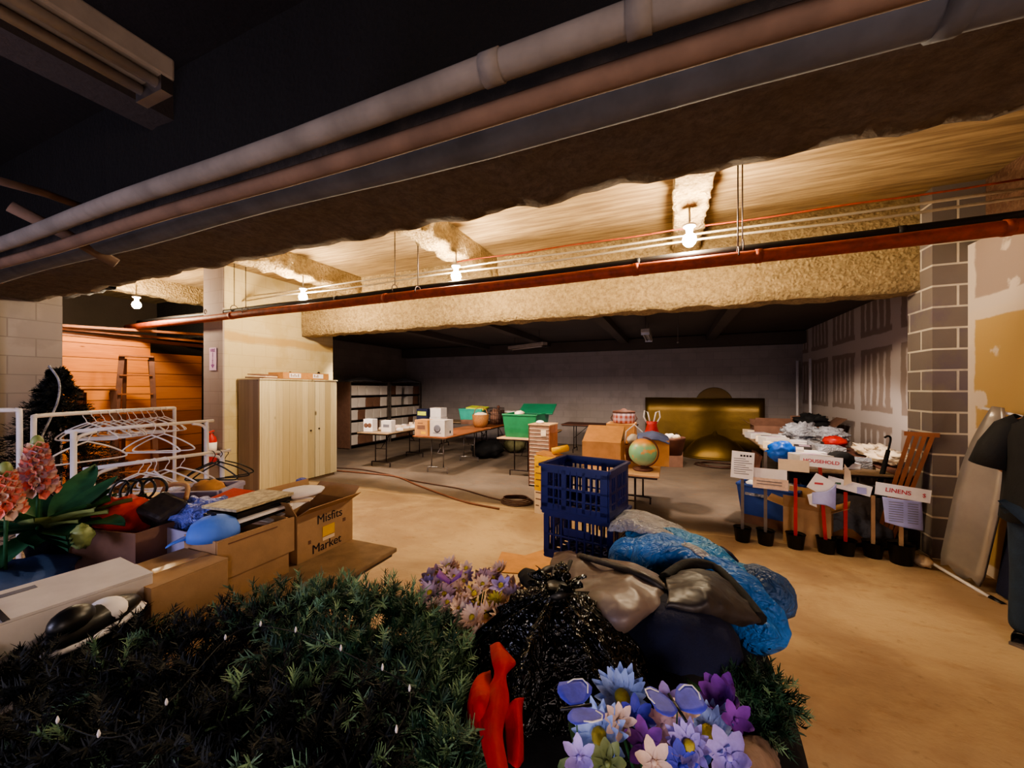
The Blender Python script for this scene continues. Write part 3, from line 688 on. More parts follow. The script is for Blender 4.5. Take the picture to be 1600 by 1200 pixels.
    MB().grid(sheet([[(-.17,-.19,.27),(0,-.2,.3),(.18,-.19,.26)],[(-.17,-.1,.34),(0,-.1,.38),(.17,-.1,.33)],[(-.16,.15,.33),(0,.15,.36),(.16,.15,.32)]],6,6,.015,9)).build('quilt', mat('blue_grey_quilt','#5a6690',.8,bump=.4), b, solid=.01)
    b = thing('red_lantern', 'red pot with two white looped handles behind the globe', 'pot', (-.24, 5.3, z+.02))
    MB().lathe([(.09,0),(.11,.1),(.1,.28),(.06,.42),(.07,.46)], n=18).build('pot_body', M['redp'], b)
    for s in (-1,1): MB().tube([(s*.02,0,.44),(s*.05,0,.58),(s*.09,0,.6),(s*.1,0,.52),(s*.05,0,.42)], .009, 8).build('handle', M['white_p'], b)
    b = thing('open_basket', 'dark basket of white oddments at the right edge of the globe table', 'basket', (.0, 5.75, z), R(8))
    MB().lathe([(.13,0),(.17,.2),(.175,.24),(.16,.23),(.12,.02)], n=20).build('basket_body', M['wood_d'], b)
    for k in range(5): MB().ball((rnd.uniform(-.09,.09),rnd.uniform(-.09,.09),.24),(.05,.05,.04), nz=.3, seed=k).build('oddment', M[('paper','paper_c','blackp')[k%3]], b)
    b = thing('wire_hoop_basket', 'pale hooped basket with a grey lump between the carton and the globe', 'basket', (-.44, 5.1, z))
    MB().lathe([(.1,0),(.13,.15),(.12,.2),(.11,.15),(.09,.02)], n=18).build('basket_body', M['wicker'], b)
    MB().tube([(-.12,0,.18),(-.1,0,.36),(0,0,.45),(.1,0,.36),(.12,0,.18)], .008, 8).build('hoop_handle', M['white_p'], b)
    MB().ball((0,0,.26),(.09,.09,.07), nz=.3, seed=7).build('grey_lump', M['card_w'], b)
    b = box_closed('tall orange carton under the plaid tin at the back of the globe table', (-.66, 5.65, z), .38, .36, .42, 0, 'card_o')
    tn = thing('plaid_tin', 'round plaid tin with a dark lid standing on the tall orange carton', 'tin', (-.63, 5.65, z+.423))
    N = NT('plaid_print'); s = N.sep(); an = N.ma('ARCTAN2', s[1], s[0]); st = N.ma('GREATER_THAN', N.ma('FRACT', N.ma('MULTIPLY', an, 2.2)), .5); st2 = N.ma('GREATER_THAN', N.ma('FRACT', N.ma('MULTIPLY', s[2], 14)), .5)
    N.col(N.mix(N.ma('MULTIPLY', N.ma('ADD', st, st2), .5), lin('#9a4a3a'), lin('#c9b4c0')))
    MB().lathe([(.14,0),(.15,.01),(.15,.15),(.14,.16)], n=24).build('tin_body', N.done(.4), tn); MB().lathe([(.155,.14),(.155,.165),(.05,.18),(.02,.2),(.001,.205)], n=24).build('lid', M['wood_d'], tn)
    for a in (-1,1): MB().tube([(a*.15,0,.12),(a*.18,0,.06),(a*.15,0,.02)], .008, 6).build('handle', M['wood_d'], tn)
    box_closed('brown carton standing on the floor beyond the globe table', (.0, 8.9, 0), .36, .36, .4, R(12), 'card_d')
    # tall yellow carton behind the blue crates
    b = thing('seed_carton', 'tall yellow carton with a white lower half standing behind the blue crates', 'box', (-1.5, 4.9, 0), R(-14))
    MB().bb((-.16,-.12,0),(.16,.12,.3)).build('lower_half', M['paper_c'], b); MB().bb((-.16,-.12,.3),(.16,.12,.76)).build('upper_half', M['yellow'], b)
    for k in range(7): MB().bb((-.14,-.122,.1+k*.085),(-.14+.05*(1+k%3),-.1205,.115+k*.085)).build('small_print', M['card_d'], b)
    MB().bb((.02,-.122,.12),(.13,-.1205,.3)).build('green_print', M['leaf'], b)
    MB().box((0,0,.775),(.3,.2,.03),(0,.08,0)).build('top_flap', M['card_o'], b)
    tag(MB().tube([(-1.44,4.85,.83),(-1.28,5.0,.86)], .045, 12).build('yellow_roll', M['yellow']), 'yellow paper roll on top of the tall yellow carton', 'roll')
def tub(g, w, d, h, m, th=.012):
    mb = MB(); q = .86
    for (a, b) in (((-1,-1),(1,-1)),((1,-1),(1,1)),((1,1),(-1,1)),((-1,1),(-1,-1))):
        mb.quad((a[0]*w/2*q,a[1]*d/2*q,0),(b[0]*w/2*q,b[1]*d/2*q,0),(b[0]*w/2,b[1]*d/2,h),(a[0]*w/2,a[1]*d/2,h))
    mb.quad((-w/2*q,-d/2*q,0),(-w/2*q,d/2*q,0),(w/2*q,d/2*q,0),(w/2*q,-d/2*q,0))
    mb.build('bin_body', M[m], g, solid=th)
    r = MB(); e = .012
    for p_, q_ in (((-w/2,-d/2),(w/2,-d/2)),((w/2,-d/2),(w/2,d/2)),((w/2,d/2),(-w/2,d/2)),((-w/2,d/2),(-w/2,-d/2))):
        r.beam((p_[0],p_[1],h),(q_[0],q_[1],h), .035, .03)
    r.build('rim', M[m], g, bevel=.006)
midtables()

# brass sheet and hood by the rear wall
def brass():
    N = NT('tarnished_brass'); n = N.noise(1.4, det=5); N.col(N.mix(n, lin('#4c3a1c'), lin('#80652f'))); N.bump(N.noise(3), .15, .05)
    mb_ = N.done(N.ma('ADD', N.ma('MULTIPLY', n, .25), .3), .8)
    a = PY(1008, 700, 10.9).x; b = PY(1196, 700, 10.9).x
    t = thing('brass_panel', 'wide tarnished brass sheet standing against the rear wall, reflecting a bulb', 'panel', ((a+b)/2, 11.02, 0))
    w = (b-a)/2
    MB().grid([[(-w+2*w*i/20, .0+.05*math.sin(i*.55), z) for i in range(21)] for z in (0,.35,.7,1.05,1.4)]).build('sheet', mb_, t, solid=.006)
    MB().tube([(-w,0,1.4),(w,0,1.4)], .012, 6).build('rolled_edge', mb_, t)
    c = PY(1112, 690, 10.6)
    h = thing('bell_hood', 'low bell-shaped brass hood standing on the floor before the brass sheet', 'hood', (c.x+.05, 10.35, 0))
    MB().lathe([(.72,0),(.72,.04),(.62,.2),(.45,.38),(.25,.5),(.06,.56),(.03,.62),(.001,.63)], n=36, sq=(1,.62)).build('bell', mb_, h)
    MB().lathe([(.75,.0),(.76,.03),(.72,.05)], n=36, sq=(1,.62)).build('rim', mb_, h)
    d = thing('round_tray', 'round brass tray standing on edge behind the brass sheet', 'tray', (c.x+.1, 11.13, 1.24))
    MB().lathe([(.001,0),(.42,0),(.44,.015),(.42,.02),(.001,.012)], n=32, rot=(R(90),0,0)).build('disc', m_dark('bronze_disc','#4c3a20','#6a5230'), d)
    MB().bb((-.03,-.01,-1.24),(.03,.01,-.4)).build('stand', M['brown_m'], d)
    for i in range(3):
        MB_ = MB().tube([(c.x-.4+.02*i, 9.3, .012+.012*i)]+[(c.x-.3+.42*math.cos(k*.5)*(1+.05*i), 9.4+.3*math.sin(k*.5), .012+.012*i) for k in range(14)], .01, 6)
        MB_.build('x', M['cord_b']) if False else None
    t2 = tag(MB().tube([(c.x+.5*math.cos(k*.35)*(1-.012*k), 9.2+.3*math.sin(k*.35), .014+.001*k) for k in range(36)], .012, 6).build('coiled_cable', M['cord_b']), 'loose brown cable coil on the floor before the brass hood', 'cable')
brass()

# cords on floor
def cords():
    def fl(pts, z=.012): return bez([PZ(x, y, z) for x, y in pts], 10)
    tag(MB().tube(fl([(520,731),(560,733),(605,741),(640,750),(680,757),(720,764),(765,777),(800,785)]), .011, 6).build('extension_cord', M['cord_b']), 'dark extension cord crossing the floor from the wardrobe to the coil', 'cord')
    tag(MB().tube(fl([(520,735),(580,740),(620,745),(650,757),(690,772),(730,785),(780,795)], .014), .014, 6).build('orange_hose', M['cord_o']), 'orange-brown hose lying in front of the dark cord on the floor', 'hose')
    c = PZ(806, 785, 0); t = thing('cord_coil', 'coiled dark cord lying on the tan floor left of the yellow carton', 'cord', (c.x, c.y, 0))
    for j in range(4):
        MB().tube([((.24-.02*j)*math.cos(k*.42)+.02*math.sin(k*.9+j), (.2-.015*j)*math.sin(k*.42)+.01*j, .012+.016*j+.004*math.sin(k)) for k in range(16)], .009, 6).build('loop', M['cord_b'], t)
    p = PZ(800, 880, 0)
    tag(MB().quad(*[PZ(x, y, .006) for x, y in ((770,893),(784,862),(820,868),(858,856),(862,900))]).build('cardboard_sheet', M['card_o'], solid=.004), 'torn flat cardboard sheet on the floor left of the crates', 'cardboard')
cords()
M['navy_l'] = mat('dark_blue_bag', '#22345e', .5, var=.5, sc=4, crease=6)
# ================================================================ left: racks of hangers, ladders, tree
def ladder(label, loc, rz, h, w0, w1, n):
    t = thing('stepladder', label, 'ladder', loc, rz)
    f = MB(); back = MB()
    for s in (-1, 1):
        MB().beam((s*w1/2,-.02,h),(s*w0/2,-h*.22,0),.07,.025,(0,1,0)).build('rail', M['wood_d'], t)
        MB().beam((s*w1*.42,.06,h-.03),(s*w0*.42,h*.28,0),.05,.022,(0,1,0)).build('rear_leg', M['wood_d'], t)
    for i in range(1, n):
        q = i/n; z = h*q; y = -h*.22*(1-q)-.01; w = w0+(w1-w0)*q
        MB().box((0,y,z),(w,.09,.022)).build('tread', M['wood_o'], t)
    for i in range(1, n, 2):
        q = i/n; MB().beam((-(w0+(w1-w0)*q)*.42,.06+h*.26*(1-q),h*q),((w0+(w1-w0)*q)*.42,.06+h*.26*(1-q),h*q),.03,.02).build('rear_bar', M['wood_d'], t)
    MB().box((0,.02,h+.012),(w1+.06,.2,.025)).build('top_cap', M['wood_o'], t)
    return t
ladder('tall wooden stepladder with four visible treads against the cedar partition', (-8.35, 3.56, 0), R(62), 2.18, .56, .36, 7)
ladder('shorter wooden stepladder left of the tall one, half hidden by the tree', (-8.1, 2.98, 0), R(62), 1.62, .5, .34, 5)
for i, (a, b, lab) in enumerate((((-8.9,2.5,2.62),(-8.6,4.7,2.72),'upper'),((-8.95,2.6,2.60),(-8.8,4.9,2.60),'lower'))):
    tag(MB().beam(a, b, .12, .04).build('loose_board', M['wood_o']), '%s loose board lying above the cedar partition' % lab, 'board')

def hanger_bm(w=.42):
    mb = MB(); mb.tube(bez([(0,0,-.02),(.012,0,.01),(.03,0,.04),(.012,0,.072),(-.018,0,.068),(-.028,0,.045)],4), .003, 6)
    mb.tube(bez([(0,0,-.02),(-.04,0,-.035),(-w*.3,0,-.075),(-w/2,0,-.135),(-w/2+.02,0,-.16),(0,0,-.162),(w/2-.02,0,-.16),(w/2,0,-.135),(w*.3,0,-.075),(.04,0,-.035),(0,0,-.02)],5), .006, 6)
    return mb
def hanger(label, group, m='white_p'):
    t = thing('clothes_hanger', label, 'hanger', (0,0,0), 0, group); hanger_bm().build('hanger_frame', M[m], t)
    return t
def racks2():
    def rack(label, a, b, r=.016, arms=False, low=None):
        a, b = Vector(a), Vector(b); t = thing('garment_rack', label, 'clothes rack', (a.x, a.y, 0)); d = b-a; d.z = 0; z = a.z; u = d.normalized(); p = Vector((-u.y, u.x, 0))
        c = .05
        if not arms:
            MB().tube(bez([(0,0,.08),(0,0,z*.5),(0,0,z-c),u*.012+Vector((0,0,z-.015)),u*c+Vector((0,0,z)),d*.5+Vector((0,0,z)),d-u*c+Vector((0,0,z)),d-u*.012+Vector((0,0,z-.015)),d+Vector((0,0,z-c)),d+Vector((0,0,z*.5)),d+Vector((0,0,.08))],4), r, 10).build('hoop_frame', M['white_p'], t)
        else:
            MB().tube([u*-.04+Vector((0,0,z)), d+u*.06+Vector((0,0,z))], r*.8, 10).build('top_bar', M['white_p'], t)
            for q in (0, 1):
                MB().tube([d*q+Vector((0,0,.08)), d*q+Vector((0,0,z))], r, 10).build('post', M['white_p'], t)
                s_ = 1 if q == 0 else -1
                MB().tube(bez([d*q+Vector((0,0,z-.1)), d*q+u*s_*.03+Vector((0,0,z-.04)), d*q+u*s_*.12+Vector((0,0,z-.012))],4), r*.7, 8).build('corner_bracket', M['white_p'], t)
        for q in (0, 1):
            f = MB().tube([d*q-p*.25+Vector((0,0,.07)), d*q+p*.25+Vector((0,0,.07))], r, 8).build('foot_bar', M['white_p'], t)
            for s_ in (-1,1): MB().ball(d*q+p*.24*s_+Vector((0,0,.03)), .03, 10, 6).build('caster', M['blackp'], f)
        return t, u
    t, uA = rack('rounded white pipe garment rack in front of the cedar partition', (-4.28,1.24,1.45), (-4.78,2.34,1.45))
    t, uB = rack('white bracketed garment rack standing nearer than the rounded rack', (-3.86,1.30,1.35), (-3.95,2.18,1.35), .018, True)
    t, uC = rack('lowest white garment rack with black hangers at its right end', (-3.55,1.28,1.12), (-3.50,2.05,1.12), .017, True)
    t, uD = rack('rounded white pipe garment rack cut by the left edge with a blue bag', (-4.7,.35,1.5), (-4.23,1.16,1.5))
    A, B = Vector((-4.28,1.24,0)), Vector((-4.78,2.34,0))
    src = hanger('', 'white hangers bunched on the rounded rack')
    for i in range(11):
        q = .3+.06*i; p = A.lerp(B, q); loc = (p.x, p.y, 1.45-.062); rz = math.atan2(uA.y, uA.x)+R(90)+rnd.uniform(-.5,.5)
        o = src if i == 0 else dup(src, loc); o.location = loc; o.rotation_euler.z = rz
        o['label'] = 'white plastic hanger in the bunch on the rounded garment rack'; o['group'] = 'white hangers bunched on the rounded rack'
    A, B = Vector((-3.86,1.30,0)), Vector((-3.95,2.18,0))
    for i, (q, rz, lab) in enumerate(((.52, .1, 'white hanger facing flat on the bracketed rack, left one'), (.62, .25, 'white hanger facing flat on the bracketed rack, right one'), (.08, 1.2, 'white hanger angled at the left post of the bracketed rack'))):
        p = A.lerp(B, q); o = dup(src, (p.x, p.y, 1.35-.06), R(22)+rz, lab, 'white hangers on the bracketed rack')
    A, B = Vector((-3.55,1.28,0)), Vector((-3.50,2.05,0))
    for i, (q, rz) in enumerate(((.3, .9), (.36, .3), (.42, -.5), (.5, .1), (.62, .5))):
        p = A.lerp(B, q); dup(src, (p.x, p.y, 1.12-.06), R(30)+rz, 'white hanger hooked on the lowest garment rack', 'white hangers on the lowest rack')
    bl = hanger('black hanger at the right end of the lowest garment rack', 'black hangers on the lowest rack', 'blackp')
    for i, q in enumerate((.9, .96, 1.02)):
        p = A.lerp(B, q); o = bl if i == 0 else dup(bl, (0,0,0)); o.location = (p.x, p.y, 1.12-.06); o.rotation_euler.z = R(20+28*i)
    # blue bag on left rack
    t = thing('blue_bag', 'blue plastic bag hanging from the rack at the left edge', 'bag', (-4.5, .78, .8), R(60))
    MB().grid(sheet([[(-.3,.02,.66),(0,.06,.68),(.3,.02,.66)],[(-.32,.1,.4),(0,.16,.42),(.32,.1,.4)],[(-.3,.08,.05),(0,.14,0),(.3,.08,.05)]],8,8,.03,7)).build('bag_body', M['navy_l'], t, solid=.01)
    MB().tube([(-.1,.05,.66),(-.06,.03,.8),(.06,.03,.8),(.1,.05,.66)], .008, 6).build('strap', M['blackp'], t)
racks2()

def sprig(mb, p, d, L, n, nl, w, r, droop=0):
    """one twig: flat needles around an axis"""
    d = d.normalized(); a = d.orthogonal().normalized(); b = d.cross(a)
    for i in range(n):
        q = (i+.5)/n; c = p+d*L*q+Vector((0,0,-droop*q*q*L)); th = r.uniform(0, 6.283); o = a*math.cos(th)+b*math.sin(th)
        dr = (d*.75+o*.9).normalized(); s = dr.cross(o).normalized()*w/2; l = nl*(1-.35*q)*r.uniform(.7,1.2)
        mb._add([c-s, c+s, c+dr*l+s*.3, c+dr*l-s*.3], [(0,1,2,3)])
def garland(label, pts, rad=.13, n=150, m='needle', seed=0, nl=.045, w=.004, tipm=None, tips=0, group=None, nn=26):
    r = random.Random(seed); P = bez(pts, 10); t = thing('pine_garland', label, 'garland', P[0], 0, group); o = P[0]
    MB().tube([p-o for p in P], .012, 6).build('stem', M['bark'], t)
    mb = MB(); mt = MB()
    for i in range(n):
        q = r.uniform(0, len(P)-1.001); k = int(q); p = P[k].lerp(P[k+1], q-k)-o; ax = (P[k+1]-P[k]).normalized()
        th = r.uniform(0, 6.283); a = ax.orthogonal().normalized(); b = ax.cross(a); dr = a*math.cos(th)+b*math.sin(th)+ax*r.uniform(-.6,.6)
        if dr.z < -.35: dr.z *= -.5
        L = rad*r.uniform(.6,1.15)
        sprig(mt if r.random() < tips else mb, p, dr, L, nn, nl, w, r, .15)
    mb.build('needles', M[m], t)
    if tips: mt.build('pale_needles', M[tipm], t)
    return t
def xmas_tree():
    r = random.Random(4); t = thing('christmas_tree', 'dark artificial Christmas tree standing behind the garment racks', 'Christmas tree', W(90, 607, 3.6)*1+Vector((0,0,-H))); h = 1.84
    MB().tube([(0,0,.05),(0,0,h-.05)], [.025,.008], 8).build('trunk', M['bark'], t)
    for k in range(4): MB().beam((0,0,.12),(.3*math.cos(k*1.57+.4),.3*math.sin(k*1.57+.4),.01),.03,.02).build('stand_leg', M['blackp'], t)
    mb = MB()
    for i in range(800):
        q = r.random()**.8; z = .28+(h-.3)*q; R_ = .74*(1-q)+.05; th = r.uniform(0,6.283)
        d = Vector((math.cos(th), math.sin(th), r.uniform(-.15,.3))); st = Vector((0,0,z))
        lay = 1-.35*((z*7)%1)
        sprig(mb, st+d*R_*.3, d, R_*.75*lay, 26, .05, .009, r, .1)
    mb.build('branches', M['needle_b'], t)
    MB().tube(bez([(.02,-.06,1.86),(.12,-.03,1.72),(.2,-.06,1.55),(.27,-.13,1.38),(.32,-.2,1.22)],6), .009, 6).build('white_cord', M['clearish'], t)
xmas_tree()

# ================================================================ left tables
z0 = .741
folding_table('brown folding table with the serif-lettered carton at its right end', (-1.83, .86, 0), 0, L=1.83, Wd=.76, top='wood_g', leg='grey_m')
folding_table('folding table behind the lettered carton, under the plant and cartons', (-2.61, .70, 0), 0, L=1.95, Wd=.76, top='wood_g', leg='grey_m')
def lefts():
    # lettered carton
    b = box_open('open carton with black serif lettering at the right end of the brown table', (-1.955, 1.585, z0), .35, .37, .245, 0, 'card', (1,1,1,1), (148,100,140,118), fl=.26)
    text('Misfits', .068, M['ink'], b, (.1765,.02,.19), (R(90),0,R(90))); text('Market', .068, M['ink'], b, (.1765,.0,.04), (R(90),0,R(90)))
    MB().bb((.1755,-.03,.09),(.1768,.05,.145)).build('yellow_print', M['yellow'], b); MB().bb((.1755,-.03,.067),(.1768,.05,.085)).build('cream_print', M['paper_c'], b)
    MB().bb((.1755,.11,.13),(.1768,.13,.15)).build('brown_print', M['card_d'], b); MB().bb((.1755,-.12,.08),(.1768,-.105,.1)).build('brown_print', M['card_d'], b)
    p = thing('papers', 'white and pink printed papers lying across the open lettered carton', 'papers', (-2.02, 1.52, z0+.27), R(10))
    MB().box((0,-.1,0),(.27,.3,.006),(.12,.06,0)).build('top_sheet', M['paper'], p); MB().box((.02,.06,.012),(.2,.22,.004),(.03,0,.4)).build('cream_sheet', M['paper_c'], p); MB().box((-.02,-.12,-.012),(.28,.3,.01),(.12,.06,.15)).build('pink_sheet', M['fl_pk'], p)
    p = thing('folded_pouch', 'pale printed pouch with a black edge on the papers', 'pouch', (-2.0, 1.60, z0+.305), R(-20))
    MB().ball((0,0,0),(.1,.13,.028), nz=.15).build('pouch_body', M['paper'], p); MB().ball((.0,-.1,-.01),(.075,.04,.02)).build('black_edge', M['blackp'], p)
    f = tag(MB().box((-2.32,1.42,z0+.275),(.2,.22,.03),(.1,.1,.3)).build('red_folder', M['redc'], bevel=.004), 'red folder lying left of the lettered carton', 'folder')
    tag(shell(MB(), .26, .34, .24).build('low_carton', M['card_d'], loc=(-2.33,1.42,z0)), 'low brown carton under the red folder', 'box')
    tag(MB().lathe([(.055,0),(.055,.24),(.05,.24),(.05,.02)], (-2.46,1.83,z0+.02), 22).build('blue_cup', M['sky']) if False else MB().box((-2.18,1.745,z0+.17),(.06,.06,.34),(0,0,R(20))).build('blue_case', M['peri'], bevel=.02), 'blue upright case standing behind the red folder', 'case')
    # brown carton and stub below
    b = thing('cardboard_box', 'tan open carton between the lettered carton and the closed one', 'box', (-1.86, 1.165, z0), 0)
    shell(MB(), .22, .33, .27).build('box_body', M['card'], b)
    MB().bb((.111,-.163,.1),(.117,.19,.268)).build('outer_flap', M['card'], b); MB().bb((.1105,-.12,.245),(.119,.1,.25)).build('slot', M['card_d'], b)
    s = thing('record_stack', 'stack of black folders topped by a speckled cream tray', 'folders', (-1.93, 1.26, z0+.275), R(6))
    for i in range(4): MB().box((rnd.uniform(-.01,.01),0,.008+.017*i),(.21-.01*i,.30,.013),(0,0,rnd.uniform(-.06,.06))).build('folder', M['blackp' if i != 1 else 'paper'], s)
    N = NT('speckled_board'); c = N.mix(N.ss(N.noise(55, N.mapv((1,.5,1))), .45, .55), lin('#9c8e74'), lin('#bfb18e')); N.col(c)
    MB().box((0,0,.082),(.215,.31,.012)).build('speckled_top', N.done(.6), s)
    # lavender box with blue bag and cap
    b = thing('cardboard_box', 'pale lavender open box holding a blue plastic bag', 'box', (-2.13, 1.17, z0), 0); shell(MB(), .28, .24, .25).build('box_body', M['card_l'], b)
    b = tag(MB().ball((-2.2,1.19,z0+.27),(.14,.12,.08), 28, 18, .5, 3, 2).build('plastic_bag', M['peri']), 'periwinkle plastic bag bulging from the lavender box', 'bag')
    c = thing('baseball_cap', 'bright blue baseball cap resting at the corner of the lavender box', 'cap', (-1.85, 1.05, z0+.262), R(-95))
    MB().lathe([(.095,0),(.094,.03),(.08,.062),(.05,.083),(.02,.092),(.001,.093)], n=24).build('crown', M['sky'], c)
    MB().grid([[Vector(((.09+.07*q)*math.cos(a), (.09+.07*q)*math.sin(a), .004-.02*q*q)) for a in [-1.9+.2*k for k in range(8)]] for q in (0,.35,.7,1)]).build('brim', M['sky'], c, solid=.004)
    MB().ball((0,0,.094), .01).build('button', M['navy'], c)
    # closed brown carton
    box_closed('tan closed carton with pale tape nearest the pine garland', (-1.80, .865, z0), .28, .255, .22, R(2), 'card')
    # box with red bag
    b = box_open('open carton with a red bag and black wire things inside', (-2.39, 1.01, z0), .38, .26, .27, R(12), 'card_d', (0,0,0,0))
    tag(MB().ball((-2.47,1.0,z0+.28),(.13,.11,.1), 24, 16, .25, 3, 4).build('red_bag', M['redc']), 'bright red bag inside the open carton', 'bag')
    w = thing('wire_helmet', 'black wire hoops sticking up over the red bag', 'wire frame', (-2.47,1.03,z0+.38), R(20))
    for k in range(4): MB().ring((.04*k-.06,.02*k,.02), .052, .006, (R(70),R(35*k-20),0)).build('hoop', M['blackp'], w)
    tag(MB().box((-2.29,1.08,z0+.31),(.16,.14,.1),(.5,.3,.2)).build('dark_case', M['taupe_d'], bevel=.02), 'dark brown soft case leaning inside the open carton', 'case')
    w = thing('wicker_hamper', 'brown woven hamper standing behind the open carton', 'basket', (-2.57,1.27,z0), R(15))
    mb = shell(MB(), .24, .18, .24); mb.build('basket_body', M['wicker'], w); MB().tube([(-.12,-.09,.24),(.12,-.09,.24),(.12,.09,.24),(-.12,.09,.24),(-.12,-.09,.24)], .012, 6).build('rim', M['wicker'], w)
    tag(MB().tube(bez([(-2.6,1.2,z0+.2),(-2.58,1.22,z0+.36),(-2.5,1.28,z0+.37),(-2.45,1.25,z0+.3)],5), .012, 8).build('wooden_hoop', M['wood_l']), 'pale bent cane hoop beside the woven hamper', 'hoop')
    # grey tub with orange cloth
    g = thing('grey_tub', 'grey-lavender square tub holding an orange cloth beyond the hamper', 'tub', (-2.74, 1.52, z0), R(30))
    tub(g, .28, .26, .27, 'card_l'); tag(MB().ball((-2.74,1.52,z0+.27),(.09,.09,.05), nz=.4, seed=3).build('orange_cloth', M['card_o']), 'orange cloth bundle in the grey tub', 'cloth')
    # long white carton
    b = thing('cardboard_box', 'long white closed carton running off the left edge', 'box', (-1.87, .36, z0), R(-5))
    MB().bb((-.14,-.42,0),(.14,.42,.25)).build('box_body', M['card_w'], b, bevel=.003)
    MB().bb((-.14,-.42,.251),(-.002,.42,.256)).build('top_flap', M['card_w'], b); MB().bb((.004,-.42,.251),(.14,.1,.256)).build('top_flap', M['card_w'], b); MB().bb((.0,.1,.251),(.14,.42,.259)).build('top_flap', M['card_w'], b)
    MB().bb((-.10,-.3,.2565),(-.07,.2,.2575)).build('grey_print', M['ink_g'], b); MB().bb((-.004,-.42,.2515),(.006,.1,.2575)).build('flap_gap_shade', M['ink'], b); MB().bb((.004,.095,.257),(.14,.108,.2595)).build('flap_gap_shade', M['ink'], b)  # ink strips paint the shade in the slits between flaps
    tag(MB().ball(W(128,838,1.62),(.035,.035,.05), 18, 12, .3, 9, 2).build('moss_ball', M['leaf_y']), 'pale green mossy pod at the right of the broad leaves', 'ornament')
    # shoes / black-white item between boxes
    s = thing('sneaker', 'black and white sneaker lying between the white and tan cartons', 'shoe', (-1.62, .60, z0+.17), R(110))
    MB().ball((-.01,0,.035),(.13,.048,.045), 20, 12, .1, 8).build('upper', M['blackp'], s); MB().ball((-.07,0,.07),(.055,.04,.04), 16, 10).build('ankle_collar', M['blackp'], s)
    MB().ball((.0,0,.008),(.14,.052,.022), 20, 10).build('sole', M['paper'], s)
    MB().ball((.02,0,.045),(.05,.051,.04), 16, 10).build('white_stripe', M['paper'], s)
    tag(shell(MB(), .26, .22, .17).build('dark_box', M['blackp'], loc=(-1.62,.57,z0)), 'dark open box under the sneaker', 'box')
    tag(MB().box((-1.56,.26,z0+.13),(.16,.1,.05),(.1,.3,R(30))).build('blue_packet', M['sky'], bevel=.01), 'light blue packet at the far left near the garland', 'packet')
    # blue folded plastic and pot plant
    tag(MB().grid(sheet([[(-3.0,.1,z0+.02),(-2.9,.5,z0+.03),(-2.85,.9,z0+.02)],[(-2.7,.1,z0+.17),(-2.6,.5,z0+.2),(-2.55,.88,z0+.12)],[(-2.4,.1,z0+.18),(-2.35,.5,z0+.2),(-2.36,.8,z0+.13)],[(-2.25,.1,z0+.02),(-2.22,.5,z0+.02),(-2.24,.8,z0+.02)]],8,8,.025,6,2)).build('blue_cover', mat('slate_blue_fabric','#3a5590',.6,var=.25,bump=.2), solid=.01), 'slate blue fabric bundle under the leafy plant', 'fabric')
    p = thing('potted_plant', 'broad-leaved artificial plant in a dark pot at the left edge', 'plant', (-2.60, .80, z0+.12))
    MB().lathe([(.06,0),(.08,.12),(.085,.14),(.07,.14),(.06,.1)], n=20).build('pot', M['blackp'], p)
    r = random.Random(3)
    for i in range(44):
        th = i*2.4+r.uniform(-.3,.3); L = r.uniform(.22,.4); el = r.uniform(-.1,.8); wd = r.uniform(.045,.075)
        G = []
        for a in range(9):
            q = a/8; rr = .03+L*q*math.cos(el*(1-.3*q)); zz = .16+L*math.sin(el)*q-(.25*L*q*q*(1.2-el)); ww = wd*math.sin(math.pi*min(1,q*.95+.06))**.8+.002
            d = Vector((math.cos(th), math.sin(th), 0)); n_ = Vector((-d.y, d.x, 0)); c = d*rr+Vector((0,0,zz))
            G.append([c-n_*ww+Vector((0,0,.012)), c-n_*ww*.5, c+Vector((0,0,-.006)), c+n_*ww*.5, c+n_*ww+Vector((0,0,.012))])
        MB().grid(G).build('leaf', M['leaf_y' if i % 4 == 1 else 'leaf'], p)
    def spike(label, loc, h, cols, n, r0):
        f = thing('foxglove_spray', label, 'artificial flower', loc); MB().tube([(0,0,-.25),(.01,0,0),(0,0,h)], .006, 6).build('stem', M['leaf'], f)
        for k, m in enumerate(cols):
            mb = MB()
            for i in range(k, n, len(cols)):
                q = i/n; z = h*q; th = i*2.4; rad = r0*(1-.65*q); d = Vector((math.cos(th), math.sin(th), -.35)).normalized(); c = Vector((0,0,z))
                a = d.orthogonal().normalized(); b = d.cross(a); m_ = 6; vs = []
                for rr, zz in ((.004,0),(.011,rad*.45),(.012,rad*.8),(.021,rad)):
                    for j in range(m_): w_ = rr*(1+.25*math.sin(j*2)); vs.append(c+d*zz+a*w_*math.cos(j*6.283/m_)+b*w_*math.sin(j*6.283/m_))
                mb._add(vs, [(i2*m_+j, i2*m_+(j+1)%m_, (i2+1)*m_+(j+1)%m_, (i2+1)*m_+j) for i2 in range(3) for j in range(m_)], True)
            mb.build('blossoms', M[m], f)
        MB().ball((0,0,h),(.02,.02,.035)).build('bud_tip', M['leaf_y'], f)
    spike('pink and coral foxglove spray standing over the broad leaves', W(58,762,1.64), .19, ('fl_cor','fl_ma','fl_pk'), 90, .07)
    spike('peach foxglove spray cut by the left picture edge', W(8,795,1.5), .15, ('fl_pk','fl_cor'), 60, .06)
lefts()

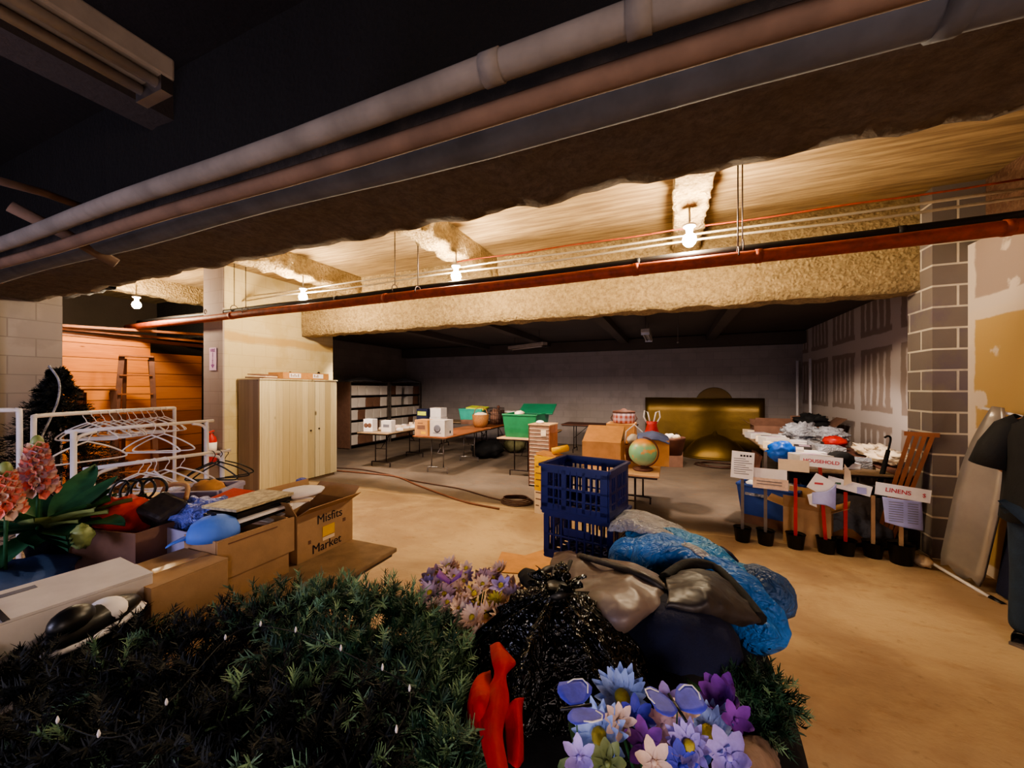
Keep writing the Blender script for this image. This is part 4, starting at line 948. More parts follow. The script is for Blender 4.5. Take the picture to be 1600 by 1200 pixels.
# fire sign and extinguisher
def fire():
    p = PY(333, 561, 3.815)
    t = thing('fire_sign', 'vertical extinguisher sign with a down arrow on the grey pillar face', 'sign', (p.x, 3.812, p.z))
    MB().box((0,0,0),(.17,.006,.36)).build('sign_plate', mat('pinkish_sign','#d7b4d4',.6,var=.03), t)
    mm = mat('violet_print', '#8a4a90', .7)
    text('FIRE', .07, mm, t, (0,-.005,.135), (R(90),0,0), bold=.002)
    for i, ch in enumerate('EXTING'): text(ch, .034, mm, t, (0,-.005,.088-i*.028), (R(90),0,0), bold=.001)
    MB().quad((-.05,-.004,-.09),(0,-.004,-.15),(.05,-.004,-.09),(.018,-.004,-.09),(.018,-.004,-.075),(-.018,-.004,-.075),(-.018,-.004,-.09)).build('down_arrow', mm, t)
    p = PY(330, 700, 3.74)
    t = thing('fire_extinguisher', 'red fire extinguisher with a pale label hung on the grey pillar', 'fire extinguisher', (p.x, 3.74, p.z))
    MB().lathe([(.06,-.22),(.072,-.2),(.072,.12),(.06,.17),(.03,.2),(.025,.23)], n=20).build('cylinder', M['redp'], t)
    MB().lathe([(.0735,-.06),(.0735,.09)], n=20).build('label_band', M['paper'], t)
    MB().box((0,-.02,.25),(.03,.12,.02),(.3,0,0)).build('lever', M['redp'], t); MB().box((0,-.02,.225),(.03,.1,.015)).build('handle', M['blackp'], t)
    MB().tube(bez([(-.02,0,.22),(-.1,-.02,.2),(-.11,-.03,.05),(-.085,-.02,-.05)],5), .012, 8).build('hose', M['redc'], t)
fire()
# ================================================================ right side: stock tables
def rights():
    folding_table('nearer of the two long tables heaped with goods by the drywall', (1.72, 6.15, 0), 0, L=1.83, Wd=.9, top='wood_g')
    folding_table('farther of the two long tables heaped with goods by the drywall', (1.75, 8.05, 0), 0, L=1.83, Wd=.9, top='wood_g')
    folding_table('brown table along the drywall with crumpled paper bags', (2.45, 6.4, 0), 0, L=2.2, Wd=.5, top='wood_d')
    z = .741; k = 0
    R_ = random.Random(11)
    spec = [('white low carton','card_w',.34,.26,.12),('white paper stack','paper',.3,.22,.05),('grey-white tray','clearish',.3,.34,.08),('cream flat box','paper_c',.3,.24,.07),('dark framed picture','taupe_d',.26,.3,.04),('pale book','card_w',.2,.26,.04)]
    pos = ['near the front edge','against the drywall side','in the second line','at the middle','behind the blue bag','beside the red cloth','on the aisle edge','toward the back','at the far end','next to the clear bags','in the third line','on top of the white heap']
    used = set()
    for i in range(22):
        nm, m, w, d, h = spec[i % 6]; y = 5.42+i*.155; x = (1.48, 1.80, 2.02)[i % 3]+R_.uniform(-.04,.04); hh = h*R_.uniform(.8,1.6); lab = '%s %s of the right hand stock tables' % (nm, pos[(i*5) % 12])
        if lab in used: lab = 'second '+lab
        used.add(lab)
        t = thing('stock_item', lab, 'packet', (x,y,z), R_.uniform(-.4,.4)); t.name = ('low_carton','paper_stack','plastic_tray','flat_box','framed_picture','pale_book')[i % 6]
        if i % 6 == 2: shell(MB(), w, d, hh, .008).build('tray_body', M[m], t)
        elif i % 6 == 1:
            for q in range(4): MB().box((0,0,hh*(q+.5)/4),(w,d,hh/4.2),(0,0,R_.uniform(-.1,.1))).build('sheet', M[m], t)
        else:
            MB().box((0,0,hh/2),(w,d,hh)).build('item_body', M[m], t, bevel=.006); MB().box((0,0,hh+.001),(w*.5,d*.5,.002)).build('print_patch', M['ink_g' if i % 2 else 'fl_ma'], t)
    b = tag(MB().ball(tuple(PZ(1221,706,.86)),(.15,.13,.13), 28, 18, .35, 3, 6).build('blue_bag', M['sky']), 'bright blue bag on the aisle corner of the stock table', 'bag'); b.data.materials[0] = mat('strong_blue_bag','#0f55b8',.45,bump=.4,bs=20)
    tag(MB().ball((1.78,5.52,.83),(.13,.12,.1), 20, 12, .3, 3, 2).build('dark_bag', M['blackfab']), 'small black bag right of the blue bag', 'bag')
    tag(MB().ball((2.2,7.0,.87),(.14,.12,.08), 20, 12, .4, 4, 3).build('red_cloth', M['redp']), 'crumpled dark red cloth on the stock table by the drywall', 'cloth')
    for i,(x,y,lab) in enumerate(((1.95,7.7,'left and taller'),(2.25,7.4,'right'))):
        t = tag(MB().ball((x,y,.93),(.22,.17,.14-.03*i), 30, 20, .7, 3.4, i*5).build('clear_bag', M['clearish']), '%s of the two clear plastic bags on the stock tables' % lab, 'bag')
    for i,(x,y,lab) in enumerate(((2.42,5.95,'nearer'),(2.5,6.6,'farther'))):
        tag(MB().ball((x,y,.82),(.18,.26,.075), 26, 16, .8, 5, i*3+1).build('paper_bag', M['paper_c']), '%s crumpled cream paper bundle on the table along the drywall' % lab, 'paper bundle')
    box_open('long brown open carton at the far end of the stock tables', (1.75, 8.75, z), .6, .4, .2, 0, 'card_d', (1,1,1,1), (150,150,150,120))
    box_open('second brown open carton by the drywall at the far end', (2.35, 8.5, z-.74), .5, .5, .98, 0, 'card_d', (1,0,1,0), (140,0,140,0))
    tag(MB().ball((2.35,8.6,1.05),(.24,.2,.12), 26, 16, .7, 5, 8).build('black_clothing', M['blackfab']), 'heap of black clothing on the far carton by the drywall', 'clothing')
    tag(MB().box((1.3,7.7,.3),(.05,.6,.5),(0,.2,0)).build('leaning_board', M['wood_d']), 'dark board leaning under the far stock table', 'board')
    # dark boxes under the tables
    for i,(x,y,w,m,lab) in enumerate(((1.75,5.75,.5,'blackp','black carton under the nearer stock table, aisle side'),(2.2,5.9,.4,'taupe_d','dark brown carton under the nearer stock table, wall side'),(1.8,6.7,.5,'blackp','black carton deep under the nearer stock table'))):
        box_closed(lab, (x,y,0), w, .4, .45, R_.uniform(-.2,.2), m, tape=False)
    # blue tote
    c = PZ(1200, 800, 0); g = thing('storage_tote', 'blue plastic storage tote full of papers behind the white sign papers', 'bin', (1.12, 5.55, .0), R(-24))
    tub(g, .62, .44, .36, 'blue_tote')
    for s in (-1,1): MB().box((s*.05-.1,-.225,.26),(.14,.02,.03)).build('grip', M['clearish'], g)
    g.location.z = .11; tag(MB().box((1.12,5.55,.055),(.5,.38,.11),(0,0,R(-24))).build('low_crate', M['card_d']), 'low brown crate under the blue storage tote', 'crate')
    tag(MB().ball((1.12,5.55,.44),(.26,.18,.09), 24, 14, .5, 5, 2).build('paper_heap', M['paper']), 'heap of white papers in the blue tote', 'papers')
    # open carton behind the red stake
    box_open('tan open carton behind the first red stake', (1.36,5.06,0), .4, .36, .38, R(-20), 'card', (1,1,1,1), (150,165,120,120))
    # taupe folded carton sheet on floor
    tag(MB().grid(sheet([[PZ(1300,850,.03),PZ(1340,848,.05),PZ(1395,852,.03)],[PZ(1300,825,.12),PZ(1340,818,.2),PZ(1385,832,.06)]],6,6,.01)).build('grey_sheet', M['card_in'], solid=.005), 'folded greyish cardboard sheet on the floor behind the stakes', 'cardboard')
    tag(MB().box((1.85,5.2,.25),(.5,.06,.5),(-.3,0,R(-10))).build('leaning_board', M['taupe_d'], bevel=.01), 'dark flat panel leaning behind the bare stake', 'panel')
    # signs on stakes in nursery pots
    def pot(label, px, py, hstake, sm, tilt=0, r=.085, group=None, hp=.15):
        p = PZ(px, py, 0); t = thing('stake_sign', label, 'sign', (p.x, p.y, 0), -YAW+R(180)+math.pi if False else R(-8))
        MB().lathe([(r*.78,0),(r,hp),(r*1.06,hp),(r*.96,hp),(r*.9,hp-.03)], n=4 if False else 16).build('pot', M['blackp'], t)
        MB().lathe([(.001,hp-.025),(r*.93,hp-.025)], n=16).build('soil', M['terra'] if 'bare' in label else M['paper_c'], t)
        MB().beam((0,0,.03),(math.sin(tilt)*hstake,0,hstake), .03, .018, (0,1,0)).build('stake', M[sm], t); return t, p
    def Z(p, py): t = p.y*CA-p.x*SA; return H-(py-HY)*t/F
    def plate(t, w, h, cz, m='paper', cx=0, rot=0, y=-.03, tiltx=0, name='sign_board', th=.004):
        return MB().box((cx,y,cz),(w,th,h),(tiltx,rot,0)).build(name, M[m], t)
    s, p = pot('tall white printed list on a grey stake, leftmost stake sign', 1160, 845, .95, 'grey_m')
    pl = plate(s, .21, .29, Z(p,726), rot=R(3)); lz = Z(p,726)
    for k in range(4): MB().bb((-.02+.028*k,-.0335,lz+.092),(.0+.028*k,-.0325,lz+.112)).build('dark_print', M['ink'], pl)
    for k in range(8): MB().bb((-.08,-.0335,lz+.065-k*.023),(.03+.03*(k%3),-.0325,lz+.072-k*.023)).build('text_line', M['ink_g'], pl)
    s, p = pot('wide blank-looking white double sheet on a grey stake before the blue tote', 1196, 850, .98, 'grey_m')
    plate(s, .33, .12, Z(p,740), cx=.02); plate(s, .31, .11, Z(p,754), m='fl_pk', cx=.04, y=-.045); 
    for k in range(2): MB().bb((-.08,-.0515,Z(p,751)-k*.03),(.14,-.0505,Z(p,750)-k*.03)).build('text_line', M['ink_g'], s)
    s, p = pot('blank cream card on a bright red stake left of the household sign', 1243, 856, .72, 'redp')
    plate(s, .26, .12, Z(p,727), 'paper_c', cx=-.02)
    s, p = pot('red stake sign reading HOUSEHOLD in red letters', 1291, 863, .95, 'redp', tilt=-.06)
    hz = Z(p,721); plate(s, .34, .115, hz, rot=R(2), cx=-.05, y=-.05); text('HOUSEHOLD', .048, M['ink_r'], s, (-.05,-.054,hz), (R(90),R(2),0), bold=.001, sx=1)
    plate(s, .17, .17, Z(p,757), 'paper', cx=-.05, rot=R(28), y=-.04); MB().bb((-.1,-.0435,Z(p,757)),(-.03,-.0425,Z(p,754))).build('red_print', M['ink_r'], s)
    MB().grid(sheet([[(-.12,-.05,Z(p,770)),(0,-.07,Z(p,764)),(.07,-.05,Z(p,752))],[(-.12,-.06,Z(p,788)),(-.02,-.1,Z(p,786)),(.06,-.08,Z(p,792))]],6,6)).build('hanging_sheet', M['paper_b'], s, solid=.002)
    MB().grid(sheet([[(-.16,-.04,Z(p,775)),(-.1,-.05,Z(p,770))],[(-.14,-.04,Z(p,790)),(-.08,-.05,Z(p,793))]],6,6)).build('hanging_sheet', M['paper'], s, solid=.002)
    s, p = pot('red stake sign with a crossed white card and pointed cream tip', 1321, 866, .62, 'redp')
    plate(s, .34, .1, Z(p,758), rot=R(12), cx=.02); MB().quad((-.02,-.04,Z(p,758)),(.04,-.04,Z(p,752)),(.03,-.04,Z(p,735)),(-.015,-.04,Z(p,724))).build('pointed_card', M['paper_c'], s, solid=.004)
    MB().bb((-.1,-.0345,Z(p,757)),(-.04,-.0335,Z(p,754))).build('green_print', M['leaf'], s); MB().bb((.08,-.036,Z(p,768)),(.15,-.0345,Z(p,758))).build('blue_sheet', M['paper_b'], s)  # small blue paper patch over the card
    pot('bare natural wood stake in a black pot between the signs', 1364, 870, .6, 'wood_l')
    s, p = pot('stake sign reading LINENS in red with a long sheet hanging below', 1408, 880, .6, 'wood_l', r=.1, hp=.19)
    hz = Z(p,768); plate(s, .38, .12, hz, rot=R(5)); text('LINENS', .055, M['ink_r'], s, (-.03,-.034,hz+.003), (R(90),R(5),0), bold=.001); text('$', .05, M['ink_r'], s, (.145,-.034,hz-.012), (R(90),R(5),0))
    MB().grid(sheet([[(-.14,-.03,hz-.06),(0,-.05,hz-.065),(.13,-.03,hz-.07)],[(-.13,-.035,hz-.18),(0,-.045,hz-.18),(.135,-.035,hz-.18)],[(-.12,-.03,hz-.3),(0,-.06,hz-.32),(.14,-.03,hz-.335)]],6,6)).build('hanging_sheet', M['paper_b'], s, solid=.002)
    for k in range(9): MB().bb((-.10,-.058,hz-.10-k*.022),(.0,-.057,hz-.094-k*.022)).build('text_line', M['ink_g'], s); MB().bb((.03,-.058,hz-.10-k*.022),(.1,-.057,hz-.094-k*.022)).build('text_line', M['ink_g'], s)
    # folded wooden stand leaning on the block pillar
    a, b = PZ(1378, 852, .02), Vector((2.30, 5.12, 1.22)); a = Vector((a.x, a.y, .02))
    t = thing('folded_wooden_stand', 'orange-brown folded slatted wooden stand leaning on the block pillar', 'wooden stand', a)
    d = b-a; sd = Vector((.9,-.35,0)).normalized()
    b2 = Vector((2.26,5.02,1.2)); d = b2-a
    for q in (-.066,-.022,.022,.066): MB().beam(sd*q*.8, d+sd*q*1.15, .035, .032, sd).build('slat', M['wood_o'], t)
    MB().beam(d+sd*-.12, d+sd*.12, .035, .04).build('top_rail', M['wood_o'], t); MB().beam(d*.5+sd*-.1, d*.5+sd*.1, .03, .035).build('cross_rail', M['wood_o'], t)
    t = thing('black_umbrella', 'black folded umbrella leaning beside the wooden stand', 'umbrella', (1.95, 5.35, 0))
    MB().tube([(0,0,.02),(.05,-.02,.3),(.16,-.08,1.0)], [.012,.03,.018], 10).build('canopy', M['blackfab'], t); MB().tube(bez([(.16,-.08,1.0),(.175,-.09,1.12),(.15,-.1,1.15),(.12,-.1,1.13)],4), .01, 8).build('handle', M['blackp'], t)
    tag(MB().ball((2.15,4.78,.045),(.07,.1,.045), 20, 12, .4, 4, 6).build('white_slipper', M['paper_c']), 'crumpled cream wrapping on the floor by the LINENS pot', 'paper')
    # ironing board on yellow wall
    f = PZ(1500, 885, .03); top = Vector((2.47, 4.35, 1.46))
    t = thing('ironing_board', 'silver covered ironing board standing on end against the yellow drywall', 'ironing board', (2.28, 4.50, 0))
    base = Vector((0,0,.06)); tp = Vector((.14,-.16,1.50)); ax = (tp-base); L = ax.length; ax.normalize(); wdir = Vector((.35,-1,0)).normalized()
    wdir = (wdir-ax*wdir.dot(ax)).normalized(); G = []
    for i in range(17):
        q = i/16; w = .165*(1-max(0,(q-.45)/.55)**2.2*.78)*(1 if q > .05 else .9); c = base+ax*L*q
        G.append([c+wdir*w*k+ax.cross(wdir)*(-.012*(k*k)) + Vector((0,0,-.03*(1 if q == 0 else 0)*math.cos(k*5))) for k in (-1,-.6,-.2,.2,.6,1)])
    MB().grid(G).build('board_cover', M['silver'], t, solid=.02)
    n_ = ax.cross(wdir).normalized(); n_ = n_ if n_.x > 0 else -n_
    for s_ in (-1,1): MB().tube([base+wdir*.1*s_+n_*.03+Vector((0,0,.05)), base+ax*L*.9+wdir*.02*s_+n_*.03], .01, 8).build('leg', M['white_p'], t)
    fb = MB().tube([base+wdir*-.2+Vector((-.02,.05,-.035)), base+wdir*.2+Vector((-.02,-.08,-.035))], .014, 8).build('foot_bar', M['white_p'], t)
    MB().tube([base+wdir*.19+Vector((-.02,-.075,-.035)), base+wdir*.26+Vector((-.02,-.1,-.035))], .022, 8).build('rubber_end', M['blackp'], fb)
    fb = MB().tube([tp+wdir*-.13+n_*.02+Vector((0,0,-.03)), tp+wdir*.17+n_*.02+Vector((0,0,-.05))], .012, 8).build('foot_bar', M['white_p'], t)
    MB().tube([tp+wdir*.15+n_*.02+Vector((0,0,-.05)), tp+wdir*.22+n_*.02+Vector((0,0,-.055))], .022, 8).build('rubber_end', M['blackp'], fb)
    tag(MB().box((2.48,4.18,.3),(.1,.34,.6),(0,.12,0)).build('dark_blue_case', M['navy'], bevel=.02), 'dark blue case standing behind the ironing board', 'case')
    tag(MB().box((2.5,3.72,.24),(.06,.5,.48),(0,.1,0)).build('cream_board', M['paper_c']), 'cream board leaning low on the yellow drywall behind the person', 'board')
rights()

# ================================================================ crates on the near table
folding_table('near folding table under the crates, sleeping bag and bags', (-.13, 1.42, 0), 0, L=1.83, Wd=.86, top='wood_l', leg='grey_m')
folding_table('near folding table under the pine garlands', (-1.0, .25, 0), 0, L=1.8, Wd=.78, top='wood_d', leg='grey_m')
def crates():
    def crate(label, loc, rz, style):
        t = thing('milk_crate', label, 'crate', loc, rz); w, d, h = .37, .31, .25
        def wall(a, b, nrm):
            mb = MB(); a, b = Vector(a), Vector(b); L = (b-a).length; u = (b-a).normalized(); Zv = Vector((0,0,1)); th = .012
            def bar(q0, z0_, q1, z1_, ww): mb.beam(a+u*q0+Zv*z0_, a+u*q1+Zv*z1_, th if abs(z1_-z0_) < 1e-6 else ww, ww if abs(z1_-z0_) < 1e-6 else th, (0,0,1) if abs(z1_-z0_) < 1e-6 else nrm)
            if style == 0:
                bar(0,h-.022,L,h-.022,.044); bar(0,.022,L,.022,.044); bar(0,h*.52,L,h*.52,.014); bar(0,h*.30,L,h*.30,.008)
                for q, ww in ((.02,.04),(L-.02,.04),(L*.36,.03),(L*.66,.02)): bar(q,.02,q,h-.02,ww)
                for q in (L*.2,L*.28,L*.46,L*.56,L*.76,L*.84): bar(q,.02,q,h-.02,.009)
            else:
                bar(0,h-.015,L,h-.015,.03); bar(0,.022,L,.022,.044); bar(0,h*.5,L,h*.5,.01)
                n = 8
                for k in range(n+1): bar(.01+(L-.02)*k/n,.02,.01+(L-.02)*k/n,h-.02,.03 if k in (0,n) else .011)
                bar(L*.3,h*.62,L*.7,h*.62,.04)
            return mb
        for a, b, nrm in (((-w/2,-d/2,0),(w/2,-d/2,0),(0,1,0)),((w/2,-d/2,0),(w/2,d/2,0),(1,0,0)),((w/2,d/2,0),(-w/2,d/2,0),(0,1,0)),((-w/2,d/2,0),(-w/2,-d/2,0),(1,0,0))):
            wall(a, b, nrm).build('side_wall', M['blue_p'], t, bevel=.002)
        mb = MB()
        for k in range(7): mb.bb((-w/2,-d/2+d*k/6-.008,0),(w/2,-d/2+d*k/6+.008,.01))
        for k in range(8): mb.bb((-w/2+w*k/7-.008,-d/2,0),(-w/2+w*k/7+.008,d/2,.01))
        mb.build('floor_grid', M['blue_p'], t)
        rm = MB(); e = .008
        for a, b in (((-w/2-e,-d/2-e),(w/2+e,-d/2-e)),((w/2+e,-d/2-e),(w/2+e,d/2+e)),((w/2+e,d/2+e),(-w/2-e,d/2+e)),((-w/2-e,d/2+e),(-w/2-e,-d/2-e))): rm.beam((a[0],a[1],h-.006),(b[0],b[1],h-.006),.016,.014)
        rm.build('rim', M['blue_p'], t)
    crate('lower dark blue slatted crate under the other crate', (-.43, 2.12, .742), R(-9), 1)
    crate('upper dark blue milk crate on top of the slatted crate', (-.44, 2.10, .995), R(-11), 0)
crates()
# ================================================================ soft pile on the near table
def bagmesh(path, rad, flat=.8, amp=.02, sc=7, seed=0, n=28, zmin=.745, fold=0, fn=7, pinch=True):
    P = bez(path, 8); m = len(P); mb = MB(); G = []
    rb = [rad[0]]*1; RR = []
    for i in range(m):
        q = i/(m-1)*(len(rad)-1); k = min(int(q), len(rad)-2); RR.append(rad[k]+(rad[k+1]-rad[k])*(q-k))
    st = [(P[0]-(P[1]-P[0]).normalized()*RR[0]*.5, RR[0]*.05), (P[0]-(P[1]-P[0]).normalized()*RR[0]*.4, RR[0]*.6)]+list(zip(P, RR))+[(P[-1]+(P[-1]-P[-2]).normalized()*RR[-1]*.4, RR[-1]*.6), (P[-1]+(P[-1]-P[-2]).normalized()*RR[-1]*.5, RR[-1]*.05)]
    for i, (p, r) in enumerate(st):
        a, b = st[max(i-1,0)][0], st[min(i+1,len(st)-1)][0]; d = (b-a).normalized(); u = d.cross(Vector((0,0,1))).normalized(); v = u.cross(d); ring = []
        for k in range(n):
            th = 6.28318*k/n; x = p+u*math.cos(th)*r+v*math.sin(th)*r*flat
            nz = noise.noise(x*sc+Vector((seed,0,0))); rg = 1-2*abs(noise.noise(x*sc*1.6+Vector((0,seed,2))))
            o = (x-p).normalized() if (x-p).length > 1e-6 else Vector((0,0,1))
            x = x+o*(amp*nz+amp*.7*rg+fold*math.sin(fn*th+seed+3*nz))*min(1, r/.05); x.z = max(x.z, zmin); ring.append(x)
        G.append(ring)
    return mb.grid(G, close=True)
def pile():
    Q = PZ
    # dark liner heap beneath everything
    G = sheet([[(-.55,.56,.76),(-.3,.56,.78),(0,.56,.78),(.28,.56,.76)],[(-.55,.85,.84),(-.3,.85,.86),(0,.85,.84),(.28,.85,.76)],[(-.54,1.2,.84),(-.3,1.2,.9),(.0,1.2,.92),(.29,1.2,.78)],[(-.52,1.6,.76),(-.3,1.6,.84),(0,1.6,.88),(.28,1.6,.76)],[(-.5,1.88,.75),(-.2,1.88,.76),(.1,1.88,.76),(.28,1.88,.75)]], 10, 10, .02, 6, 5)
    tag(MB().grid(G).build('black_bin_liners', M['blackfab'], solid=.006), 'spread black liners under the flowers and bags on the near table', 'bags')
    t = thing('sleeping_bag', 'bright blue quilted sleeping bag sprawled behind the taupe garment bag', 'sleeping bag')
    bagmesh([Q(962,868,.93), Q(1030,872,.96), Q(1105,905,.93), Q(1165,950,.9), Q(1192,995,.86)], [.06,.125,.125,.10,.075], .72, .022, 7, 2).build('blue_shell', M['blue_nylon'], t)
    bagmesh([Q(985,832,.97), Q(1055,845,1.0), Q(1125,880,.98), Q(1180,905,.93)], [.03,.075,.085,.06], .5, .016, 9, 12).build('light_blue_side', M['cyan'], t)
    t = thing('stuff_sack', 'grey-blue stuffed nylon sack at the right end of the pile', 'bag'); bagmesh([Q(1165,900,.95), Q(1205,925,.93), Q(1222,955,.88)], [.05,.075,.05], .85, .014, 9, 4).build('sack_body', M['teal_nylon'], t)
    MB().tube([Q(1126,858,1.0), Q(1140,868,1.0), Q(1150,880,.98)], .014, 8).build('toggle_strap', M['navy'], t)
    G = sheet([[Q(968,803,.98),Q(985,796,.97),Q(1030,808,.96),Q(1085,838,.95),Q(1120,862,.95)],[Q(955,820,1.0),Q(985,812,1.03),Q(1035,826,1.03),Q(1090,856,1.02),Q(1125,878,1.0)],[Q(950,832,.97),Q(985,830,1.01),Q(1040,843,1.03),Q(1095,872,1.02),Q(1128,892,1.0)]], 8, 6, .01, 12)
    tag(MB().grid(G).build('white_sheet', M['clearish'], solid=.006), 'whitish crumpled sheet along the top of the sleeping bag beside the crates', 'cloth')
    # taupe garment bag
    t = thing('garment_bag', 'taupe grey vinyl garment bag draped over the front of the sleeping bag', 'garment bag')
    G = sheet([[Q(868,872,.90),Q(900,866,.95),Q(960,880,1.0),Q(1015,900,1.0),Q(1048,925,.98)],
               [Q(858,895,.97),Q(900,888,1.0),Q(955,900,1.03),Q(1010,918,1.04),Q(1044,938,1.02)],
               [Q(850,925,.97),Q(890,925,1.0),Q(945,935,1.04),Q(995,945,1.05),Q(1030,952,1.03)],
               [Q(868,940,.93),Q(905,955,.98),Q(940,970,1.02),Q(978,978,1.03),Q(1010,968,1.01)],
               [Q(890,965,.82),Q(920,985,.9),Q(940,1003,.96),Q(957,1015,.94),Q(975,1000,.9)]], 12, 12, .022, 5, 3)
    MB().grid(G).build('vinyl_panel', M['taupe'], t, solid=.006)
    MB().tube(bez([Q(892,876,1.02),Q(880,905,1.05),Q(872,925,1.03),Q(862,940,.98)],6), .008, 6, flat=.5).build('black_seam', M['blackfab'], t)
    MB().tube(bez([Q(905,868,1.0),Q(960,884,1.05),Q(1010,903,1.06),Q(1045,928,1.03)],6), .012, 8).build('rolled_hem', M['taupe_d'], t)
    t = thing('dark_jacket', 'black and dark taupe garment lying across the sleeping bag, right of the garment bag', 'garment')
    G = sheet([[Q(1040,905,1.02),Q(1080,885,1.0),Q(1120,893,.98),Q(1155,920,.96)],[Q(1045,925,1.05),Q(1085,912,1.05),Q(1125,922,1.03),Q(1170,950,.99)],[Q(1040,945,1.05),Q(1085,945,1.05),Q(1130,955,1.02),Q(1188,972,.97)],[Q(1035,965,1.0),Q(1085,972,1.0),Q(1130,975,.98),Q(1180,978,.93)]], 10, 10, .022, 7, 6)
    MB().grid(G).build('garment_body', M['taupe_d'], t, solid=.006)
    MB().tube(bez([Q(1038,905,1.03),Q(1075,882,1.02),Q(1115,888,1.0),Q(1150,920,.99),Q(1188,968,.97)],8), .02, 8).build('black_hem', M['blackfab'], t)
    t = tag(bagmesh([Q(985,1000,.88), Q(1050,1000,.93), Q(1120,1010,.9)], [.09,.14,.09], .85, .015, 8, 9).build('navy_bag', M['navy']), 'dark navy bundle under the taupe garment bag', 'bag')
    t = tag(bagmesh([Q(975,1075,.84), Q(1060,1070,.86), Q(1135,1065,.83)], [.09,.12,.09], .7, .015, 8, 19).build('black_bundle', M['blackfab']), 'black bundle between the navy bundle and the blue flowers', 'bag')
    # tied bin liner
    c = Vector((-.30,1.04,.745)); t = thing('bin_liner', 'shiny black tied bin liner in front of the taupe garment bag', 'bin bag', c); G = []
    for r_, z, fo in ((.13,.0,.0),(.2,.01,.01),(.225,.09,.02),(.21,.17,.03),(.165,.235,.035),(.10,.285,.035),(.045,.32,.02),(.024,.34,.008),(.036,.36,.012),(.058,.372,.02)):
        ring = []
        for k in range(72):
            th = 6.28318*k/72; q = r_+fo*1.5*(1-3*abs(noise.noise(Vector((math.cos(th)*3.2,math.sin(th)*3.2,z*2.2)))))*min(1, r_/.08)+fo*.5*math.sin(23*th+z*7)*min(1,r_/.1)+.03*noise.noise(Vector((math.cos(th)*1.3,math.sin(th)*1.3,z*6)))*min(1,r_/.1)
            ring.append((q*math.cos(th)*1.05, q*math.sin(th), z+.015*math.sin(5*th)*(z > .34)))
        G.append(ring)
    MB().grid(G, close=True).build('liner_body', M['trash'], t); MB().lathe([(.03,.325),(.042,.34),(.03,.355)], n=16).build('neck_tie', M['blackp'], t)
    t = thing('bin_liner', 'smaller black bin liner slumped left of the tied one', 'bin bag')
    bagmesh([Q(770,1010,.84), Q(815,990,.9), Q(850,965,.93)], [.06,.10,.05], .9, .02, 10, 14, fold=.008).build('liner_body', M['trash'], t)
    t = thing('black_bow', 'black knotted cloth ends sticking up left of the taupe garment bag', 'cloth')
    bagmesh([Q(822,897,1.0), Q(838,915,1.0), Q(858,945,.97)], [.03,.035,.025], .6, .01, 14, 3).build('left_end', M['blackfab'], t)
    MB().tube(bez([Q(842,912,1.0),Q(850,893,1.02),Q(866,890,1.02),Q(862,915,1.0)],6), .012, 8).build('loop', M['taupe_d'], t)
    # red ribbon
    t = thing('red_ribbon', 'red velvet ribbon bow with a long tail hanging beside the pine garland', 'ribbon')
    G = sheet([[Q(765,1010,1.02),Q(780,1006,1.03),Q(800,1030,1.01)],[Q(768,1035,1.03),Q(785,1030,1.05),Q(806,1040,1.02)],[Q(770,1060,1.02),Q(782,1062,1.04),Q(790,1058,1.02)],[Q(745,1100,1.0),Q(775,1095,1.03),Q(795,1098,1.0)],[Q(752,1150,.98),Q(768,1148,1.02),Q(785,1150,1.0)],[Q(765,1215,.98),Q(780,1215,1.01),Q(797,1215,.99)]], 5, 7, .006, 14, 2)
    MB().grid(G).build('tail', M['red'], t, solid=.003)
    G = sheet([[Q(737,1075,1.0),Q(745,1058,1.01),Q(765,1050,1.0)],[Q(732,1110,.98),Q(750,1100,1.03),Q(770,1085,1.01)],[Q(735,1145,.95),Q(755,1140,.98),Q(772,1120,.99)]], 5, 5, .006, 14, 5); MB().grid(G).build('bow_loop', M['red'], t, solid=.003)
    G = sheet([[Q(785,1110,.98),Q(805,1095,1.0),Q(820,1092,.98)],[Q(790,1140,.94),Q(808,1135,.98),Q(816,1125,.96)],[Q(795,1190,.92),Q(805,1200,.95),Q(818,1190,.92)]], 5, 5, .006, 14, 8); MB().grid(G).build('bow_loop', M['red'], t, solid=.003)
    # clear sleeve at the table corner
    G = sheet([[Q(1150,1160,.86),Q(1190,1150,.83),Q(1232,1140,.78)],[Q(1140,1190,.9),Q(1185,1185,.86),Q(1236,1180,.78)],[Q(1130,1240,.86),Q(1185,1240,.84),Q(1245,1240,.78)]], 6, 6, .012, 14)
    tag(MB().grid(G).build('plastic_sleeve', mat('brownish_clear_film', '#8a7468', .2, var=.3, bump=.5, bs=20), solid=.003), 'crinkled brownish clear sleeve at the lower right table corner', 'plastic')
pile()

